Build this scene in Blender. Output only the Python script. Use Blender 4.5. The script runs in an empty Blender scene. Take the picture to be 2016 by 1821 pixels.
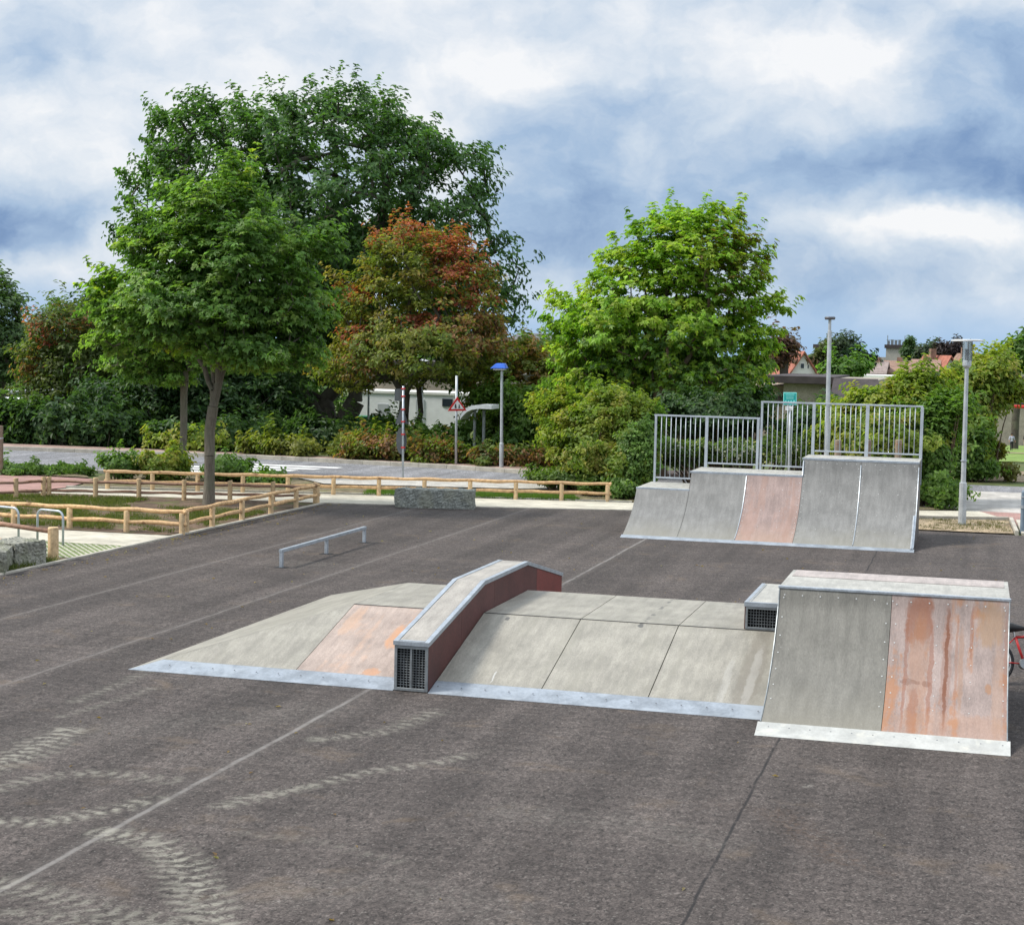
import bpy, bmesh, math, random
import numpy as np
from mathutils import Vector, Matrix

random.seed(7); RNG = np.random.default_rng(7)
C = bpy.context.scene.collection
SC = bpy.context.scene
R = math.radians

# ------------------------------------------------------------------ camera
# the plaza is laid out on a metric grid: x across the ramps, y away from the camera, z up
FPX, CX, CY, H = 3300.0, 1008.0, 910.5, 4.2
_s, _vb = .022, (1925., 705.)
_n = np.array([_s, 1, -((CY-_vb[1]) + _s*(_vb[0]-CX))/FPX]); _n /= np.linalg.norm(_n)
_B = np.array([_vb[0]-CX, CY-_vb[1], FPX]); _B /= np.linalg.norm(_B)
_A = np.cross(_n, _B)
if _A[0] < 0: _A = -_A
ROT = np.array([_A, _B, _n])

def ray(x, y): return ROT @ np.array([x-CX, CY-y, FPX])
def G(x, y, z=0.0):
    w = ray(x, y); t = (z-H)/w[2]
    return np.array([0, 0, H]) + t*w
def atY(x, y, Y):
    w = ray(x, y)
    return np.array([0, 0, H]) + w*Y/w[1]
def depth(p): return float((ROT.T @ (np.array(p)-np.array([0, 0, H])))[2])

cam_d = bpy.data.cameras.new('camera'); cam = bpy.data.objects.new('camera', cam_d); C.objects.link(cam)
cam_d.sensor_width = 36; cam_d.lens = FPX/2016*36; cam_d.clip_start = .1; cam_d.clip_end = 3000
_r, _u, _f = ROT@[1, 0, 0], ROT@[0, 1, 0], ROT@[0, 0, 1]
m = Matrix(((_r[0], _u[0], -_f[0], 0), (_r[1], _u[1], -_f[1], 0), (_r[2], _u[2], -_f[2], H), (0, 0, 0, 1)))
cam.matrix_world = m
SC.camera = cam

# ------------------------------------------------------------------ light
SUN_AZ, SUN_EL = R(252), R(50)       # azimuth measured clockwise from +y
sd = bpy.data.lights.new('sun', 'SUN'); sd.energy = 3.2; sd.angle = R(11); sd.color = (1, .95, .87)
sun = bpy.data.objects.new('sun', sd); C.objects.link(sun)
sdir = Vector((math.sin(SUN_AZ)*math.cos(SUN_EL), math.cos(SUN_AZ)*math.cos(SUN_EL), math.sin(SUN_EL)))
sun.rotation_euler = sdir.to_track_quat('Z', 'Y').to_euler(); sun.location = (0, 0, 30)
SC.view_settings.view_transform = 'Standard'; SC.view_settings.look = 'None'
SC.view_settings.exposure = 0.3; SC.view_settings.gamma = 1
SC.render.engine = 'CYCLES'
SC.cycles.max_bounces = 5; SC.cycles.diffuse_bounces = 3; SC.cycles.glossy_bounces = 2; SC.cycles.transparent_max_bounces = 8
SC.cycles.use_denoising = True

def lin(c):
    return tuple(((v/255)/12.92 if v/255 <= .04045 else ((v/255+.055)/1.055)**2.4) for v in c)

class NT:
    """small node-tree helper"""
    def __init__(s, tree): s.t = tree; s.n = tree.nodes; s.l = tree.links
    def new(s, kind, **kw):
        n = s.n.new(kind)
        for k, v in kw.items(): setattr(n, k, v)
        return n
    def put(s, sock, v):
        if v is None: return
        if isinstance(v, bpy.types.NodeSocket): s.l.new(v, sock)
        elif isinstance(v, (tuple, list)) and len(v) == 3 and sock.type == 'RGBA': sock.default_value = (*v, 1)
        else: sock.default_value = v
    def math(s, op, a, b=None, c=None, clamp=False):
        n = s.new('ShaderNodeMath', operation=op, use_clamp=clamp)
        s.put(n.inputs[0], a); s.put(n.inputs[1], b); s.put(n.inputs[2], c)
        return n.outputs[0]
    def mix(s, f, a, b, mode='MIX'):
        n = s.new('ShaderNodeMix', data_type='RGBA', blend_type=mode)
        s.put(n.inputs[0], f); s.put(n.inputs[6], a); s.put(n.inputs[7], b)
        return n.outputs[2]
    def noise(s, vec, scale, detail=4, rough=.55, dist=0, out=0, dims='3D'):
        n = s.new('ShaderNodeTexNoise', noise_dimensions=dims); s.put(n.inputs['Vector'], vec); n.inputs['Scale'].default_value = scale
        n.inputs['Detail'].default_value = detail; n.inputs['Roughness'].default_value = rough; n.inputs['Distortion'].default_value = dist
        return n.outputs[out]
    def ramp(s, f, stops, interp='LINEAR'):
        n = s.new('ShaderNodeValToRGB'); n.color_ramp.interpolation = interp
        e = n.color_ramp.elements
        while len(e) < len(stops): e.new(.5)
        for i, (p, c) in enumerate(stops):
            e[i].position = p; e[i].color = (*c, 1) if len(c) == 3 else c
        s.put(n.inputs[0], f); return n.outputs[0]
    def mapr(s, v, a, b, c=0., d=1., smooth=True):
        n = s.new('ShaderNodeMapRange', interpolation_type='SMOOTHSTEP' if smooth else 'LINEAR')
        s.put(n.inputs[0], v)
        for i, q in enumerate((a, b, c, d)): s.put(n.inputs[i+1], q)
        return n.outputs[0]
    def mapping(s, vec, scale=(1, 1, 1), rot=(0, 0, 0), loc=(0, 0, 0)):
        n = s.new('ShaderNodeMapping'); s.put(n.inputs[0], vec)
        n.inputs[1].default_value = loc; n.inputs[2].default_value = rot; n.inputs[3].default_value = scale
        return n.outputs[0]
    def sep(s, v):
        n = s.new('ShaderNodeSeparateXYZ'); s.put(n.inputs[0], v); return n.outputs
    def comb(s, x, y, z):
        n = s.new('ShaderNodeCombineXYZ')
        for i, v in enumerate((x, y, z)): s.put(n.inputs[i], v)
        return n.outputs[0]

# ------------------------------------------------------------------ sky: a Nishita sky under broken cloud
world = bpy.data.worlds.new('World'); SC.world = world; world.use_nodes = True
w = NT(world.node_tree); w.n.clear()
STR = .1
sky = w.new('ShaderNodeTexSky', sky_type='NISHITA', sun_disc=False)
sky.sun_elevation = SUN_EL; sky.sun_rotation = SUN_AZ; sky.air_density = 1.0; sky.dust_density = 1.2
tc = w.new('ShaderNodeTexCoord').outputs['Generated']
# cloud field laid over the dome by direction: turned so that one axis points north-west of the ramps
d = w.mapping(tc, rot=(0, 0, R(-15.53)))
dx, dy, dz = w.sep(d)
ady = w.math('MAXIMUM', w.math('ABSOLUTE', dy), .25)
u = w.math('DIVIDE', dx, ady); v = w.math('SUBTRACT', w.math('DIVIDE', dz, ady), 0)
uv = w.comb(u, w.math('MULTIPLY', v, 1.45), 0)
warp = w.noise(uv, 12, 5, .62, out=1, dims='2D')
wv = w.new('ShaderNodeVectorMath', operation='SCALE'); w.put(wv.inputs[0], warp); wv.inputs[3].default_value = .05
uvw = w.new('ShaderNodeVectorMath', operation='ADD'); w.put(uvw.inputs[0], uv); w.put(uvw.inputs[1], wv.outputs[0])
uvw = uvw.outputs[0]
ux, uy, _ = w.sep(uvw)
n1 = w.noise(uvw, 8, 6, .58, dims='2D'); n2 = w.noise(uvw, 24, 5, .62, dims='2D')
vo = w.new('ShaderNodeTexVoronoi', feature='SMOOTH_F1', voronoi_dimensions='2D'); w.put(vo.inputs['Vector'], uvw); vo.inputs['Scale'].default_value = 15; vo.inputs['Detail'].default_value = 2; vo.inputs['Smoothness'].default_value = .6
puff = w.math('MULTIPLY', w.math('SUBTRACT', .42, vo.outputs['Distance']), .20)
field = w.math('ADD', .78, w.math('MULTIPLY', w.math('SUBTRACT', n1, .5), .62))
field = w.math('ADD', field, w.math('MULTIPLY', w.math('SUBTRACT', n2, .5), .31))
field = w.math('ADD', field, puff)
# heavier and brighter banks, given as picture-sized angles: (x, y, rx, ry, amount)
BANKS = [(1860, 335, 340, 85, -.42), (2080, 300, 220, 130, -.26), (1980, 365, 200, 40, -.10), (1900, 440, 300, 30, .14), (1560, 300, 260, 80, -.16), (1150, 420, 240, 120, -.26), (40, 440, 190, 90, -.40), (1640, 555, 240, 60, -.26),
         (1210, 230, 160, 60, -.10), (60, 130, 170, 70, -.22), (1350, 470, 300, 90, -.12), (1950, 120, 260, 70, -.22),
         (1650, 125, 130, 50, .45), (1060, 140, 180, 60, .20), (560, 200, 300, 90, .14), (60, 530, 130, 40, .30), (1780, 450, 240, 40, .20),
         (400, 60, 500, 60, .12), (1330, 60, 240, 50, .10), (40, 200, 120, 50, .10), (150, 330, 140, 70, .12)]
for (bx, by, rx, ry, a) in BANKS:
    cu = (bx-CX)/FPX + .025; cv = ((685+.022*(bx-CX)-by)/FPX)*1.45 + .025
    ex = w.math('DIVIDE', w.math('SUBTRACT', ux, cu), rx/FPX); ey = w.math('DIVIDE', w.math('SUBTRACT', uy, cv), ry/FPX*1.45)
    r2 = w.math('ADD', w.math('MULTIPLY', ex, ex), w.math('MULTIPLY', ey, ey))
    g = w.math('POWER', 2.718, w.math('MULTIPLY', r2, -1.0))
    field = w.math('MULTIPLY_ADD', g, a, field)
k = 1/STR; EXF = 2**-.3
def sk(c, g=1.0): return tuple(x*k*g for x in lin(c))
low = w.mapr(v, .0, .05)
cloud = w.ramp(field, [(0, tuple(x*.1*EXF for x in sk((92, 122, 166)))), (.22, tuple(x*.1*EXF for x in sk((124, 154, 196)))), (.44, tuple(x*.1*EXF for x in sk((166, 191, 221)))),
                       (.66, tuple(x*.1*EXF for x in sk((209, 222, 237)))), (.92, tuple(x*.1*EXF for x in sk((250, 251, 253))))])
vs = w.new('ShaderNodeVectorMath', operation='SCALE'); w.put(vs.inputs[0], cloud); vs.inputs[3].default_value = 10
horizon = sk((166, 200, 236), EXF)
# clouds overhead, above the view, are brightened to raise the ambient light
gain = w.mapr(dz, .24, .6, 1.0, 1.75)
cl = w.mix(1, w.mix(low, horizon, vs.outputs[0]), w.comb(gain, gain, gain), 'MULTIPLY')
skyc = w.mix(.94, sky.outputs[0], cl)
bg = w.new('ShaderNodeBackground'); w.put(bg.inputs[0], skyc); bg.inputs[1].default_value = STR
wo = w.new('ShaderNodeOutputWorld'); w.l.new(bg.outputs[0], wo.inputs[0])

# ------------------------------------------------------------------ materials
MATS = {}
def mat(name, build=None, **kw):
    if name in MATS: return MATS[name]
    mt = bpy.data.materials.new(name); mt.use_nodes = True
    t = NT(mt.node_tree); p = t.n['Principled BSDF']; MATS[name] = mt
    oc = t.new('ShaderNodeNewGeometry').outputs['Position']
    if build: build(t, p, oc)
    return mt
def surf(name, col, rough=.8, var=.25, scale=6, bump=.0, bscale=60, metal=0, fine=0., tint=None, spec=.3):
    """plain surface: two-scale mottling, optional tint patches and bump"""
    def b(t, p, oc):
        n = t.noise(oc, scale, 5, .6)
        f = t.mapr(n, .3, .7, 1-var, 1+var)
        c = t.mix(1, col, t.comb(f, f, f), 'MULTIPLY')
        if fine:
            n3 = t.noise(oc, bscale, 3, .7); f3 = t.mapr(n3, .3, .7, 1-fine, 1+fine)
            c = t.mix(1, c, t.comb(f3, f3, f3), 'MULTIPLY')
        if tint:
            n2 = t.noise(oc, scale*.6, 4, .6, .5); c = t.mix(t.math('MULTIPLY', t.mapr(n2, .5, .68), .8), c, tint)
        t.put(p.inputs['Base Color'], c); p.inputs['Roughness'].default_value = rough; p.inputs['Metallic'].default_value = metal
        p.inputs['Specular IOR Level'].default_value = spec
        if bump:
            bn = t.new('ShaderNodeBump'); bn.inputs['Strength'].default_value = bump; bn.inputs['Distance'].default_value = .01
            t.put(bn.inputs['Height'], t.noise(oc, bscale, 4, .65)); t.l.new(bn.outputs[0], p.inputs['Normal'])
    return mat(name, b)

def asphalt_mat(name, seams, base=(.063, .0525, .0475), attr=True):
    def b(t, p, oc):
        x, y, z = t.sep(oc)
        grain = t.noise(t.mapping(oc, (1, .62, 1)), 24, 4, .8, 1.1)
        mid = t.noise(oc, 5.5, 5, .6); big = t.noise(oc, .55, 4, .55)
        lane = t.noise(t.mapping(oc, (1.1, .05, 1)), 1.5, 4, .6)
        rake = t.noise(t.mapping(oc, (.35, 5.5, 1)), 1.6, 5, .65)
        f = t.mapr(grain, .34, .66, .30, 1.8, False)
        f = t.math('MULTIPLY', f, t.mapr(mid, .3, .7, .86, 1.14))
        f = t.math('MULTIPLY', f, t.mapr(big, .3, .7, .88, 1.14))
        f = t.math('MULTIPLY', f, t.mapr(lane, .3, .7, .76, 1.24))
        f = t.math('MULTIPLY', f, t.mapr(rake, .32, .68, .88, 1.14))
        c = t.mix(1, base, t.comb(f, f, f), 'MULTIPLY')
        vs_ = t.new('ShaderNodeTexVoronoi', voronoi_dimensions='2D'); vs_.inputs['Scale'].default_value = 62; t.put(vs_.inputs['Vector'], oc)
        sp_ = t.new('ShaderNodeSeparateColor'); t.l.new(vs_.outputs['Color'], sp_.inputs[0])
        st_ = t.mapr(sp_.outputs[0], 0, 1, .80, 1.20, False)
        c = t.mix(1, c, t.comb(st_, st_, st_), 'MULTIPLY')
        c = t.mix(t.math('MULTIPLY', t.mapr(sp_.outputs[1], .965, .985), .25), c, (.33, .31, .28))
        # ochre and rust tints in the binder
        warm = t.noise(oc, 1.1, 5, .65, .4)
        c = t.mix(t.math('MULTIPLY', t.mapr(warm, .56, .74), .35), c, (.16, .115, .075))
        wob = t.math('MULTIPLY', t.math('SUBTRACT', t.noise(oc, 1.2, 4, .7), .5), .07)
        brk = t.mapr(t.noise(oc, 3.5, 4, .6), .34, .56, .45, 1)
        for (x0, wd, col, amt) in seams:
            dd = t.math('ABSOLUTE', t.math('SUBTRACT', t.math('ADD', x, wob), x0))
            line = t.math('MULTIPLY', t.math('MULTIPLY', t.mapr(dd, wd*.25, wd, 1, 0), brk), amt)
            c = t.mix(line, c, col)
            halo = t.math('MULTIPLY', t.mapr(dd, wd, wd*4, 1, 0), .10 if sum(col) > .3 else 0.0)
            c = t.mix(halo, c, (.2, .18, .165))
        if attr:
            a = t.new('ShaderNodeAttribute', attribute_name='dust').outputs
            r_, g_, b_ = t.new('ShaderNodeSeparateColor').outputs[:3] if False else (None, None, None)
            sp = t.new('ShaderNodeSeparateColor'); t.l.new(a[0], sp.inputs[0])
            trk, smear, rust = sp.outputs
            tex = t.noise(oc, 9, 5, .75, .6)
            c = t.mix(t.math('MULTIPLY', trk, t.mapr(tex, .38, .56, 0, .62)), c, (.33, .315, .26))
            tex2 = t.noise(oc, 14, 5, .75, .5)
            c = t.mix(t.math('MULTIPLY', smear, t.mapr(tex2, .40, .75, 0, .5)), c, (.34, .32, .28))
            c = t.mix(t.math('MULTIPLY', rust, t.mapr(tex2, .40, .75, 0, .32)), c, (.22, .13, .075))
        t.put(p.inputs['Base Color'], c); p.inputs['Roughness'].default_value = .82; p.inputs['Specular IOR Level'].default_value = .25
        bn = t.new('ShaderNodeBump'); bn.inputs['Strength'].default_value = .55; bn.inputs['Distance'].default_value = .012
        t.put(bn.inputs['Height'], grain); t.l.new(bn.outputs[0], p.inputs['Normal'])
    return mat(name, b)

def panel_mat(name, base, streak=None, seed=0., lowtint=None, scuff=.35, marks=(), topcoat=.55):
    """weathered laminate board: vertical run marks, fine grain, scuffs, stains at named spots (x, z, rx, rz, amount)"""
    def b(t, p, oc):
        o = t.mapping(oc, loc=(seed, seed*1.7, seed*.6))
        x, y, z = t.sep(oc)
        grain = t.noise(t.mapping(o, (1, .35, .35)), 70, 3, .7)
        run = t.noise(t.mapping(o, (1, .16, .16)), 11, 5, .65)
        blot = t.noise(o, 2.1, 5, .6)
        f = t.math('MULTIPLY', t.mapr(grain, .3, .7, .88, 1.12), t.mapr(run, .3, .7, .86, 1.14))
        f = t.math('MULTIPLY', f, t.mapr(blot, .3, .7, .87, 1.12))
        c = t.mix(1, base, t.comb(f, f, f), 'MULTIPLY')
        if lowtint: c = t.mix(t.math('MULTIPLY', t.mapr(t.math('ADD', z, t.math('MULTIPLY', blot, .5)), .1, .75, 1, 0), .55), c, lowtint)
        if streak:
            r1 = t.noise(t.mapping(o, (1, .10, .10)), 4.2, 5, .6, .25)
            r2 = t.noise(o, 5.5, 5, .65, .3)
            msk = t.mapr(t.math('ADD', t.math('MULTIPLY', r1, .72), t.math('MULTIPLY', r2, .28)), .50, .60)
            c = t.mix(t.math('MULTIPLY', msk, streak[1]), c, streak[0])
        wob = t.math('MULTIPLY', t.math('SUBTRACT', t.noise(o, 6, 5, .7), .5), .08)
        rag = t.noise(t.mapping(o, (1, .3, .3)), 13, 5, .75, .4)
        for (mx, mz, rx, rz, a, col) in marks:
            ex = t.math('DIVIDE', t.math('SUBTRACT', t.math('ADD', x, wob), mx), rx); ez = t.math('DIVIDE', t.math('SUBTRACT', t.math('ADD', z, wob), mz), rz)
            q = t.math('ADD', t.math('POWER', t.math('ABSOLUTE', ex), 2.5), t.math('POWER', t.math('ABSOLUTE', ez), 2.5))
            q = t.math('ADD', q, t.math('MULTIPLY', t.math('SUBTRACT', rag, .5), 2.2 if rx > .05 else .6))
            c = t.mix(t.math('MULTIPLY', t.mapr(q, .35, 1.25, 1, 0), t.math('MULTIPLY', t.mapr(run, .25, .6, .6, 1.0), a)), c, col)
        sc = t.noise(t.mapping(o, (1.2, 3.4, 3.4), rot=(0, .2, .5)), 9, 6, .8, 1.5)
        c = t.mix(t.math('MULTIPLY', t.mapr(sc, .60, .72), scuff), c, (.62, .61, .58))
        t.put(p.inputs['Base Color'], c); p.inputs['Roughness'].default_value = topcoat; p.inputs['Specular IOR Level'].default_value = .35
        bn = t.new('ShaderNodeBump'); bn.inputs['Strength'].default_value = .2; bn.inputs['Distance'].default_value = .003
        t.put(bn.inputs['Height'], grain); t.l.new(bn.outputs[0], p.inputs['Normal'])
    return mat(name, b)

GALV = surf('galvanised_steel', (.40, .44, .48), .42, .16, 5, .05, 40, metal=.4, fine=.10, spec=.5)
PLATE = surf('threshold_steel', (.255, .285, .32), .45, .22, 4, .08, 26, metal=.15, fine=.10, tint=(.34, .375, .41), spec=.4)
PLATEW = surf('pale_threshold_steel', (.47, .47, .44), .42, .14, 4, .06, 30, metal=.25, fine=.06, tint=(.62, .60, .52), spec=.5)
STEELDK = surf('dull_steel_edge', (.24, .26, .27), .45, .25, 6, .05, 50, metal=.5, fine=.1, spec=.5)
BOLT = surf('bolt_steel', (.52, .52, .50), .35, .05, 10, metal=.3)
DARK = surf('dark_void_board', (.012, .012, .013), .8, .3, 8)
RAILPAINT = surf('grey_rail_paint', (.42, .46, .50), .5, .12, 5, .03, 50, metal=.15, fine=.06, spec=.4)
POLE = surf('lamp_pole_zinc', (.44, .47, .49), .5, .14, 4, .05, 40, metal=.3, fine=.08, spec=.4)
GREYP = panel_mat('grey_laminate', (.165, .158, .138), lowtint=(.27, .25, .195), seed=1.3)
GREYP2 = panel_mat('grey_laminate_far', (.185, .183, .174), lowtint=(.28, .265, .21), seed=4.1, scuff=.3)
PALEP = panel_mat('pale_laminate', (.275, .258, .218), marks=[(-2.5, .3, .16, .36, .5, (.15, .13, .10)), (-2.78, .22, .055, .2, .28, (.46, .45, .42)), (-2.48, .28, .06, .25, .32, (.46, .45, .42)), (-5.6, .15, .012, .05, .7, (.6, .6, .58)), (-4.1, .62, .04, .02, .8, (.06, .06, .06)), (-5.9, .60, .03, .02, .8, (.06, .06, .06))], seed=2.2, scuff=.2, streak=((.235, .222, .18), .35))
DECKP = panel_mat('deck_laminate', (.36, .35, .315), seed=5.2, scuff=.3)
_ru = (.22, .075, .032); _rd = (.13, .048, .024)
PINKP = panel_mat('rust_stained_laminate', (.29, .228, .205), streak=((.34, .155, .07), .75), seed=3.4, scuff=.25,
    marks=[(-.53, 1.16, .17, .30, .75, _ru), (-.52, .62, .12, .62, .45, (.30, .14, .065)), (-.21, .73, .024, .60, .92, _rd), (-.21, .73, .06, .66, .35, _ru), (-.60, .515, .12, .026, .5, _rd), (-.42, .51, .05, .035, .45, _rd), (-.66, .70, .022, .62, .55, _ru), (-.38, .60, .028, .5, .55, _ru), (-.10, .75, .018, .5, .5, (.27, .12, .06)), (.06, 1.05, .02, .3, .5, _ru), (.44, .7, .025, .6, .4, _ru), (-.55, .25, .06, .22, .5, _ru), (.27, 1.14, .16, .26, .6, (.31, .19, .10)), (.26, .50, .035, .06, .8, (.30, .15, .07)), (-.05, .68, .03, .45, .5, (.29, .16, .09)), (-.1, .16, .75, .12, .30, (.36, .18, .09)), (.36, .5, .07, .5, .35, (.34, .20, .12))])
PINKP2 = panel_mat('faded_pink_laminate', (.27, .20, .18), streak=((.30, .17, .12), .35), seed=6.4, scuff=.15, lowtint=(.40, .27, .19))
PINKP3 = panel_mat('orange_blotched_laminate', (.34, .27, .23), streak=((.50, .32, .22), .4), seed=7.7, scuff=.55,
    marks=[(-6.95, .52, .22, .07, .8, (.50, .23, .10)), (-7.16, .40, .14, .10, .75, (.50, .25, .12)), (-7.15, .12, .12, .03, .7, (.48, .24, .12)), (-7.95, .5, .1, .12, .4, (.5, .3, .18))])
PINKDECK = panel_mat('pink_worn_deck', (.38, .33, .305), seed=8.8, scuff=.7)
MAROON = panel_mat('maroon_laminate', (.095, .033, .029), seed=9.1, scuff=.14, streak=((.06, .028, .026), .5), topcoat=.6)
MAROON2 = panel_mat('bright_maroon_laminate', (.16, .032, .026), seed=9.9, scuff=.05, topcoat=.5)

def wood_mat(name, a, b_):
    def b(t, p, oc):
        n = t.noise(t.mapping(oc, (1, 1, 1)), 9, 6, .6, .8); kn = t.noise(oc, 3.1, 3, .5)
        c = t.ramp(n, [(.3, b_), (.5, a), (.72, tuple(min(1, q*1.3) for q in a))])
        n_l = t.noise(oc, .9, 3, .6); c = t.mix(t.mapr(n_l, .42, .62, 0, .55), c, tuple(q*.62+.03 for q in a))
        c = t.mix(t.math('MULTIPLY', t.mapr(kn, .62, .70), .75), c, (.16, .07, .03))
        t.put(p.inputs['Base Color'], c); p.inputs['Roughness'].default_value = .75
        bn = t.new('ShaderNodeBump'); bn.inputs['Strength'].default_value = .35; bn.inputs['Distance'].default_value = .01
        t.put(bn.inputs['Height'], n); t.l.new(bn.outputs[0], p.inputs['Normal'])
    return mat(name, b)
RAILW = wood_mat('peeled_round_timber', (.62, .40, .20), (.33, .18, .08))
POSTW = wood_mat('peeled_post_timber', (.60, .43, .24), (.38, .25, .13))
OLDW = wood_mat('brown_weathered_timber', (.30, .17, .11), (.15, .08, .05))

def bark_mat(name, a, b_):
    def b(t, p, oc):
        n = t.noise(t.mapping(oc, (1, 1, .22)), 22, 6, .7, .6); n2 = t.noise(oc, 3, 4, .6)
        c = t.mix(t.mapr(n2, .4, .65, 0, .5), t.ramp(n, [(.3, b_), (.6, a)]), (.12, .125, .08))
        t.put(p.inputs['Base Color'], c); p.inputs['Roughness'].default_value = .9
        bn = t.new('ShaderNodeBump'); bn.inputs['Strength'].default_value = .6; bn.inputs['Distance'].default_value = .02
        t.put(bn.inputs['Height'], n); t.l.new(bn.outputs[0], p.inputs['Normal'])
    return mat(name, b)
BARK = bark_mat('maple_bark', (.19, .165, .13), (.08, .068, .052))
BARKD = bark_mat('oak_bark', (.075, .062, .05), (.03, .025, .02))
BARKB = bark_mat('reddish_bark', (.14, .085, .055), (.06, .038, .026))

def leaf_mat(name, trans=.35, rough=.5):
    def b(t, p, oc):
        a = t.new('ShaderNodeAttribute', attribute_name='Col').outputs[0]
        t.put(p.inputs['Base Color'], a); p.inputs['Roughness'].default_value = rough; p.inputs['Specular IOR Level'].default_value = .35
        tr = t.new('ShaderNodeBsdfTranslucent')
        t.put(tr.inputs[0], t.mix(1, a, (1.3, 1.45, .55), 'MULTIPLY'))
        mx = t.new('ShaderNodeMixShader'); mx.inputs[0].default_value = trans
        t.l.new(p.outputs[0], mx.inputs[1]); t.l.new(tr.outputs[0], mx.inputs[2])
        t.l.new(mx.outputs[0], t.n['Material Output'].inputs[0])
    return mat(name, b)
LEAF = leaf_mat('leaf', .5)

# ------------------------------------------------------------------ mesh helpers
class MB:
    def __init__(s): s.v = []; s.f = []
    def add(s, vs, fs):
        o = len(s.v); s.v += [tuple(map(float, q)) for q in vs]; s.f += [tuple(i+o for i in f) for f in fs]; return s
    def box(s, a, b):
        x0, y0, z0 = a; x1, y1, z1 = b
        return s.add([(x0, y0, z0), (x1, y0, z0), (x1, y1, z0), (x0, y1, z0), (x0, y0, z1), (x1, y0, z1), (x1, y1, z1), (x0, y1, z1)],
                     [(0, 3, 2, 1), (4, 5, 6, 7), (0, 1, 5, 4), (1, 2, 6, 5), (2, 3, 7, 6), (3, 0, 4, 7)])
    def prism(s, poly, axis, lo, hi):
        """poly: 2-D outline; axis: extrusion axis 0/1/2"""
        n = len(poly)
        def P3(q, w_):
            if axis == 0: return (w_, q[0], q[1])
            if axis == 1: return (q[0], w_, q[1])
            return (q[0], q[1], w_)
        vs = [P3(q, lo) for q in poly] + [P3(q, hi) for q in poly]
        return s.add(vs, [tuple(range(n))[::-1], tuple(range(n, 2*n))] + [(i, (i+1) % n, n+(i+1) % n, n+i) for i in range(n)])
    def tube(s, pts, rad, sides=8, cap=True):
        pts = [Vector(p) for p in pts]
        if not hasattr(rad, '__len__'): rad = [rad]*len(pts)
        vs = []; fs = []
        up = None
        for i, p in enumerate(pts):
            t = (pts[min(i+1, len(pts)-1)] - pts[max(i-1, 0)])
            if t.length < 1e-9: t = Vector((0, 0, 1))
            t.normalize()
            if up is None:
                up = Vector((0, 0, 1)) if abs(t.z) < .9 else Vector((0, 1, 0))
            a = t.cross(up)
            if a.length < 1e-6: a = t.orthogonal()
            a.normalize(); b_ = a.cross(t).normalized(); up = b_
            for k_ in range(sides):
                an = 2*math.pi*k_/sides
                vs.append(p + (a*math.cos(an) + b_*math.sin(an))*rad[i])
        for i in range(len(pts)-1):
            for k_ in range(sides):
                fs.append((i*sides+k_, i*sides+(k_+1) % sides, (i+1)*sides+(k_+1) % sides, (i+1)*sides+k_))
        if cap:
            fs.append(tuple(range(sides))[::-1]); n = (len(pts)-1)*sides; fs.append(tuple(range(n, n+sides)))
        return s.add(vs, fs)
    def build(s, name, mt, parent=None, origin=None, smooth=False, bevel=0, seg=1):
        me = bpy.data.meshes.new(name)
        o_ = Vector(origin) if origin is not None else (Vector(parent['_o']) if parent is not None and '_o' in parent else Vector((0, 0, 0)))
        me.from_pydata([(q[0]-o_[0], q[1]-o_[1], q[2]-o_[2]) for q in s.v], [], s.f)
        bm = bmesh.new(); bm.from_mesh(me); bmesh.ops.recalc_face_normals(bm, faces=bm.faces)
        if bevel:
            ed = [e for e in bm.edges if len(e.link_faces) == 2 and e.calc_face_angle(0) > .5]
            bmesh.ops.bevel(bm, geom=ed, offset=bevel, segments=seg, affect='EDGES', clamp_overlap=True)
        bm.to_mesh(me); bm.free()
        if smooth: me.polygons.foreach_set('use_smooth', [True]*len(me.polygons))
        me.materials.append(mt)
        ob = bpy.data.objects.new(name, me); C.objects.link(ob)
        if parent is not None: ob.parent = parent
        elif origin is not None: ob.location = origin
        return ob

def tag(o, label=None, cat=None, group=None, kind=None):
    if label: o['label'] = label
    if cat: o['category'] = cat
    if group: o['group'] = group
    if kind: o['kind'] = kind
    return o
def thing(name, label, cat, loc, group=None, rot=(0, 0, 0), world_coords=False):
    """an Empty at the thing's base; with world_coords its parts are written in world coordinates"""
    o = bpy.data.objects.new(name, None); C.objects.link(o); o.location = loc; o.rotation_euler = rot; o.empty_display_size = .2
    tag(o, label, cat, group)
    if world_coords: o['_o'] = tuple(float(q) for q in loc)
    return o
def structure(o): o['kind'] = 'structure'; return o
def kids(o): return [c for c in bpy.data.objects if c.parent == o]
def copy_tree(o, loc, label=None, rot=None):
    r = o.copy(); C.objects.link(r); r.location = loc
    if rot is not None: r.rotation_euler = rot
    if label: r['label'] = label
    for ch in kids(o):
        if ch == r: continue
        c = ch.copy(); C.objects.link(c); c.parent = r
        for g_ in kids(ch):
            d_ = g_.copy(); C.objects.link(d_); d_.parent = c
    return r

# ------------------------------------------------------------------ ground and paths
def sheet(name, poly, z, mt, thick=0):
    mb = MB()
    if thick: mb.prism(poly, 2, z-thick, z)
    else: mb.add([(x, y, z) for x, y in poly], [tuple(range(len(poly)))])
    o = mb.build(name, mt); o['kind'] = 'structure'
    return o

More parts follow.
